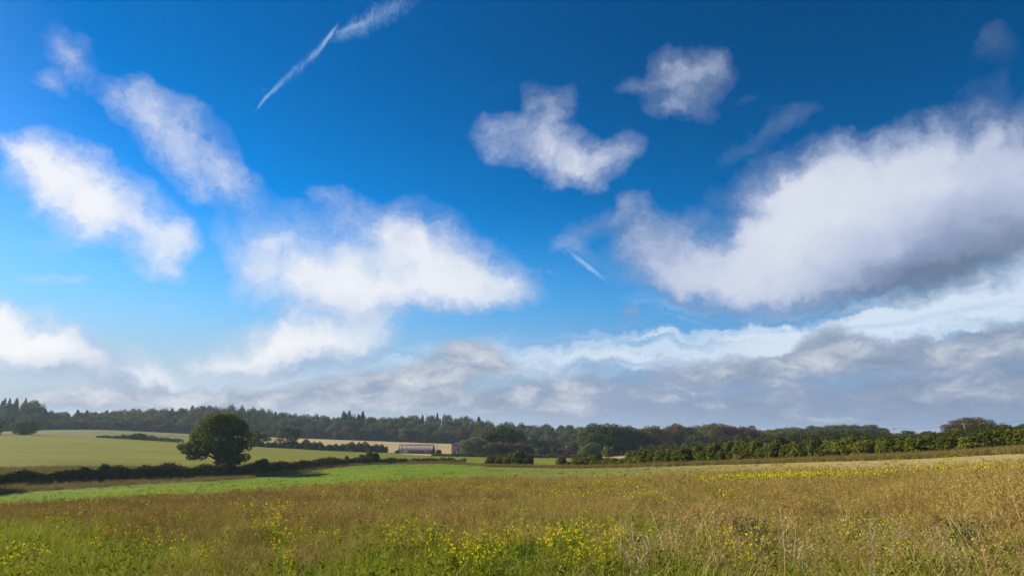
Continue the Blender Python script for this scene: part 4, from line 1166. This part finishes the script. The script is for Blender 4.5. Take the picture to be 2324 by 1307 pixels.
scatter('dry_stalks', P_ST, x[k], Y[k], rg.uniform(.45, 1.15, k.sum()) * np.interp(Y[k], [6, 10, 16], [.6, .72, 1]) * np.interp(p[k], [1500, 2000, 2300], [1, 1.15, 1.4]) * (1 + .25 * smooth_noise(x[k], Y[k], 3.5, 81)), np.where(red, rg.integers(5, 9, k.sum()), rg.integers(0, 5, k.sum())), 'dry brown weed stalks standing all over the rough field', .16)
p, Y, x = fan(52000, 30, 112, .55, rg)
n1_ = smooth_noise(x, Y, 14, 12)
k = inside(p, Y, x) & (rg.random(len(p)) < .42 + .48 * n1_)
red = rg.random(k.sum()) < np.clip(1.05 - p[k] / 2000, .2, 1) + .4 * smooth_noise(x[k], Y[k], 16, 72)
scatter('distant_dry_stalks', P_STF, x[k], Y[k], rg.uniform(.6, 1.25, k.sum()), np.where(red, rg.integers(4, 8, k.sum()), rg.integers(0, 4, k.sum())), 'red brown mass of dry stalks over the far part of the rough field', .16)
# green weeds that have not dried yet
P_GW = [hidden_proto(flower_parts(1300 + i, .42, 7, 1)[0]) for i in range(4)]
p, Y, x = fan(15000, 6.3, 60, .8, rg)
k = rg.random(len(p)) < .28 + .5 * smooth_noise(x, Y, 4, 61)
scatter('green_weeds', P_GW, x[k], Y[k], rg.uniform(.5, 1.3, k.sum()), rg.integers(0, 4, k.sum()), 'thin green weeds growing between the dry stalks', .15)
# pale straw lying and leaning near the front
P_SW = [hidden_proto(proto_straw(980 + i, 6, .32, .005)) for i in range(4)]
p, Y, x = fan(6500, 6.3, 24, 1.2, rg)
k = rg.random(len(p)) < .5 + .5 * smooth_noise(x, Y, 3, 14) + np.where(p > 1500, .25, 0)
scatter('straw_litter', P_SW, x[k], Y[k], rg.uniform(.6, 1.4, k.sum()), rg.integers(0, 4, k.sum()), 'pale broken straw lying and leaning among the grass')
# a few tall pale stems at the right front
p, Y, x = fan(150, 7.2, 12, 1.0, rg, 1350, 2420)
P_TS = [hidden_proto(proto_stalk(990 + i, 2, .70, .006, M_STRAW, .1, .35)) for i in range(3)]
scatter('tall_pale_stems', P_TS, x, Y, rg.uniform(.6, 1.15, len(x)), rg.integers(0, 3, len(x)), 'tall pale dead stems leaning at the right front of the field', .2)

# tall uncut grass on the verges
P_TG = [hidden_proto(proto_grass(1000 + i, 22, .75, .03, [M_TALL], .3, .6)) for i in range(4)]
def band(n, pa, pb, f0, f1):
    pp = rg.uniform(pa, pb, n); t = rg.random(n); yy = f0(pp) + (f1(pp) - f0(pp)) * t
    return pp, yy, (pp - PW / 2) / FPX * yy
pA, YA, xA = band(9000, 930, 2460, lambda q: HL(q) - np.interp(q, [930, 1100, 2460], [4, 6.5, 7]), lambda q: HL(q) - 1.2)
pB, YB, xB = band(7000, -60, 1000, lambda q: B2(q) + 1, lambda q: HL(q) - 1.2)
pC, YC, xC = band(11000, -60, 1000, lambda q: HL(q) + 1.5, lambda q: HL(q) + 21)
kB = rg.random(len(pB)) < .55 + .5 * smooth_noise(xB, YB, 16, 31)
kC = rg.random(len(pC)) < .6 + .5 * smooth_noise(xC, YC, 16, 32)
xx = np.concatenate([xA, xB[kB], xC[kC]]); yy = np.concatenate([YA, YB[kB], YC[kC]])
sc = np.concatenate([rg.uniform(.7, 1.15, len(xA)), rg.uniform(.4, .95, kB.sum()), rg.uniform(.6, 1.3, kC.sum())])
scatter('verge_tall_grass', P_TG, xx, yy, sc, rg.integers(0, 4, len(xx)), 'tall uncut brownish grass along the foot of the hedges')
# low tussocks in the meadow
p, Y, x = fan(30000, 55, 212, .4, rg)
k = ~inside(p, Y, x) & (Y < B2(p) - 1) & (p < 2324)
k &= rg.random(len(p)) < .35 + .4 * smooth_noise(x, Y, 12, 41)
scatter('meadow_tussocks', P_GRASSF, x[k], Y[k], rg.uniform(.4, .9, k.sum()), rg.integers(0, 4, k.sum()), 'low green tussocks in the bright meadow strip')

# dark green docks dotted over the meadow
p, Y, x = fan(1500, 55, 205, .4, rg)
k = ~inside(p, Y, x) & (Y < B2(p) - 1)
P_DK = [hidden_proto(proto_grass(1400 + i, 14, .35, .07, [grass_mat('dock_leaves', [(0.0, (0.04, 0.06, 0.012)), (1.0, (0.09, 0.10, 0.02))])], .22, .7)) for i in range(3)]
scatter('meadow_docks', P_DK, x[k], Y[k], rg.uniform(.3, .8, k.sum()), rg.integers(0, 3, k.sum()), 'small dark dock plants dotted over the meadow strip')

# ------------------------------------------------------------------ yellow flowers
FL = [flower_parts(1100 + i, .50, 6, 3) for i in range(5)]
clumps = [  # picture x, y of the plant foot, spread in picture pixels, plants
 (1110,1290,70,24),(975,1240,45,11),(1200,1245,55,12),(1320,1285,60,12),(1290,1255,40,8),(1390,1275,50,8),(645,1215,50,8),(590,1210,60,7),(560,1205,40,5),(40,1306,55,9),(655,1306,40,6),
 (1240,1250,40,7),(1010,1285,40,7),(880,1215,60,7),(1430,1230,50,6),(2040,1130,50,10),(1985,1110,60,14),(2060,1105,40,10),(2150,1096,30,8),(2260,1105,55,24),(2312,1118,22,14),(2200,1092,40,10),(2180,1150,30,7),(1905,1105,24,6),(1650,1125,35,7),(1960,1190,30,4),(1640,1230,20,3),
 (1380,1300,30,5),(1340,1310,40,6),(2010,1240,40,4),(1700,1310,30,4),(2100,1290,60,4),(830,1190,40,4),(470,1250,90,5),(300,1245,80,4),(930,1260,60,5),(1550,1150,60,5),
]
fx, fy = [], []
for (cx_, cy_, sp, n) in clumps:
    for i in range(max(2, int(n * .42))):
        q = cx_ + rg.normal(0, sp * .75); r_ = cy_ + (48 if cy_ > 1180 else 12) + rg.normal(0, sp * .22)
        X_, Y_ = hit(q, r_)
        if 6.3 < Y_ < 40: fx.append(X_); fy.append(Y_)
p, Y, x = fan(55, 6.8, 24, .6, rg, -50, 2374)
fx += list(x); fy += list(Y)
order = np.argsort(fy)[:290]
COLS = [(-400, 'in the left corner'), (330, 'left of the line to the great oak'), (440, 'in line with the great oak'), (600, 'in line with the round tree'), (780, 'left of the line to the pale barn'), (900, 'in line with the pale barn'), (1030, 'in line with the barn copse'), (1210, 'in line with the farmhouse'), (1310, 'in line with the dark domed copse'), (1490, 'in line with the mixed belt'), (1710, 'in line with the far right wood'), (1960, 'in line with the skyline pole'), (2090, 'in line with the hilltop clump'), (2250, 'in the right corner')]
def weed_label(x_, y_):
    q = PW / 2 + FPX * x_ / y_
    d = 'at the very front' if y_ < 9 else 'near the front' if y_ < 11.5 else 'some way into the field' if y_ < 17 else 'far into the field'
    return 'yellow flowering weed ' + d + ' ' + [c for a_, c in COLS if q >= a_][-1]
FLG = 'yellow flowering weeds of the rough field'
zz_ = H(np.array(fx), np.array(fy))
for i in order:
    st, hd = FL[rnd.randrange(5)]
    o = obj('flowering_weed', None, loc=(fx[i], fy[i], zz_[i])); s_ = rnd.uniform(.65, 1.15)
    o.scale = (s_, s_, s_); o.rotation_euler = (rnd.gauss(0, .1), rnd.gauss(0, .1), rnd.uniform(0, 6.28))
    prop(o, weed_label(fx[i], fy[i]), 'weed', FLG)
    obj('stems', st, o); obj('flower_heads', hd, o)
# farther drifts of yellow, far too many to count
def far_flower(seed):
    r = np.random.default_rng(seed); f = Rib(r)
    for i in range(11):
        f.leaf((*r.normal(0, .2, 2), r.uniform(.3, .58)), unit(r.normal(0, 1, 3) + np.array([0, 0, .5])), .07, .06)
    for i in range(14):
        f.leaf((*r.normal(0, .2, 2), r.uniform(.05, .5)), unit(r.normal(0, 1, 3) + np.array([0, 0, .5])), .16, .05, 1)
    return hidden_proto(f.mesh('flower_drift', [M_PETAL, M_WEED]))
P_FF = [far_flower(1200 + i) for i in range(4)]
dx_, dy_ = [], []
for (cx_, cy_, sx_, sy_, n) in ((1800,1098,75,3,330),(1610,1103,35,3,90),(1740,1100,40,3,110),(1400,1107,40,3,90),(1660,1092,120,4,70),(1990,1090,60,4,120),(2280,1085,50,6,230),(2200,1080,60,4,110),(2060,1085,60,3,110),(1880,1085,60,4,60),(1150,1120,80,6,90),(1230,1120,60,5,60),(860,1100,110,3,190),(780,1106,90,3,110),(950,1092,80,2,80),(1050,1108,100,5,110),(700,1115,80,4,70),(540,1120,80,4,50),(1105,1121,12,2,30),(1010,1098,90,3,90),(1400,1090,160,4,110),(330,1128,80,3,60),(2310,1068,60,3,60),(1380,1140,120,8,60),(640,1180,60,6,30),(1200,1085,100,3,60)):
    for i in range(int(n * .66)):
        X_, Y_ = hit(cx_ + rg.normal(0, sx_ * 1.2), cy_ + rg.normal(0, sy_))
        if Y_ > 14: dx_.append(X_); dy_.append(Y_)
p, Y, x = fan(900, 22, 100, .5, rg, -50, 2374)
k = smooth_noise(x, Y, 10, 55) > -.1
dx_ = np.concatenate([np.array(dx_), x[k]]); dy_ = np.concatenate([np.array(dy_), Y[k]])
scatter('yellow_flower_drifts', P_FF, dx_, dy_, rg.uniform(.55, 1.15, len(dx_)), rg.integers(0, 4, len(dx_)), 'drifts of small yellow flowers over the rough field and meadow edge')

# green leafy weeds that stand out
def leafy(seed, h, n):
    r = np.random.default_rng(seed); g = Rib(r)
    for i in range(n):
        a = r.uniform(0, 6.28); k = r.uniform(.05, .55); L = h * r.uniform(.4, 1)
        e = np.array([math.cos(a) * k * h, math.sin(a) * k * h, L])
        if i % 4 == 0: g.ribbon([(0, 0, 0), e * .5, e], .010, .005)
        g.leaf(e * r.uniform(.4, 1), (math.cos(a + r.normal(0, .8)), math.sin(a + r.normal(0, .8)), r.uniform(-.2, .7)), r.uniform(.03, .07), r.uniform(.015, .03))
    return g.mesh('leafy_weed', [M_DEEP])
for px_, py_, h_, lab in ((1705,1262,.62,'dense dark green leafy weed standing alone at the right front of the field'),(1745,1300,.4,'low leafy weed below the dense dark green one'),(1105,1306,.45,'dark leafy plant under the largest yellow flower clump'),(985,1268,.5,'leafy plant under the flower clump left of the largest one'),(2200,1280,.6,'loose green weed at the right front among pale stems'),(830,1170,.7,'single upright green weed with a yellow tip in the brown stalks'),(1190,1290,.4,'low green plant right of the largest yellow flower clump'),(1415,1260,.35,'low green plant beside a flower clump in the front of the field')):
    X_, Y_ = hit(px_, py_)
    me = leafy(int(px_), h_, 520 if h_ > .5 else 280)
    o = prop(obj('leafy_weed', me, loc=(X_, Y_, h1(X_, Y_))), lab, 'weed')
# flints
def flint_mesh(seed):
    r = np.random.default_rng(seed); bm = bmesh.new(); bmesh.ops.create_icosphere(bm, subdivisions=2, radius=1)
    ax = r.uniform(.6, 1.3, 3)
    for v in bm.verts:
        d = v.co.normalized(); q = 1 + .25 * math.sin(d.x * 4 + seed) * math.sin(d.y * 5) + .12 * math.sin(d.z * 9 + seed)
        v.co = Vector((d.x * ax[0] * q, d.y * ax[1] * q, d.z * ax[2] * .7 * q))
    me = bpy.data.meshes.new('flint'); bm.to_mesh(me); bm.free(); me.materials.append(M_FLINT); return me
FLI = [flint_mesh(i) for i in range(4)]
for i, (px_, py_) in enumerate(((490,1270),(495,1275),(980,1280),(1165,1288),(1170,1292),(825,1300),(1130,1305),(1645,1275),(2155,1250),(540,1300),(640,1300),(330,1290),(1480,1302),(1905,1290),(2060,1300),(220,1280),(1290,1300))):
    X_, Y_ = hit(px_, py_)
    o = obj('flint', FLI[i % 4], loc=(X_, Y_, h1(X_, Y_) + .02)); s_ = rnd.uniform(.03, .06); o.scale = (s_, s_, s_); o.rotation_euler = (0, 0, rnd.uniform(0, 6))
    prop(o, 'small pale flint in the grass ' + [c for a_, c in COLS if px_ >= a_][-1], 'stone', 'pale flints in the grass')

# ------------------------------------------------------------------ the haze of the valley air
HAZE = True
if HAZE:
    m = bpy.data.materials.new('haze'); m.use_nodes = True; m.node_tree.nodes.clear()
    pv = m.node_tree.nodes.new('ShaderNodeVolumePrincipled')
    pv.inputs['Color'].default_value = (0.58, 0.72, 0.92, 1); pv.inputs['Density'].default_value = 0.00013
    pv.inputs['Anisotropy'].default_value = 0.2
    om = m.node_tree.nodes.new('ShaderNodeOutputMaterial'); m.node_tree.links.new(pv.outputs[0], om.inputs['Volume'])
    zlo = -60.0; zhi = 48.0
    prop(obj('haze', mk_mesh('haze', *box(0, 0, (zlo + zhi) / 2, 13000, 13000, zhi - zlo), m)), 'thin blue summer haze filling the valley', None, None, 'stuff')
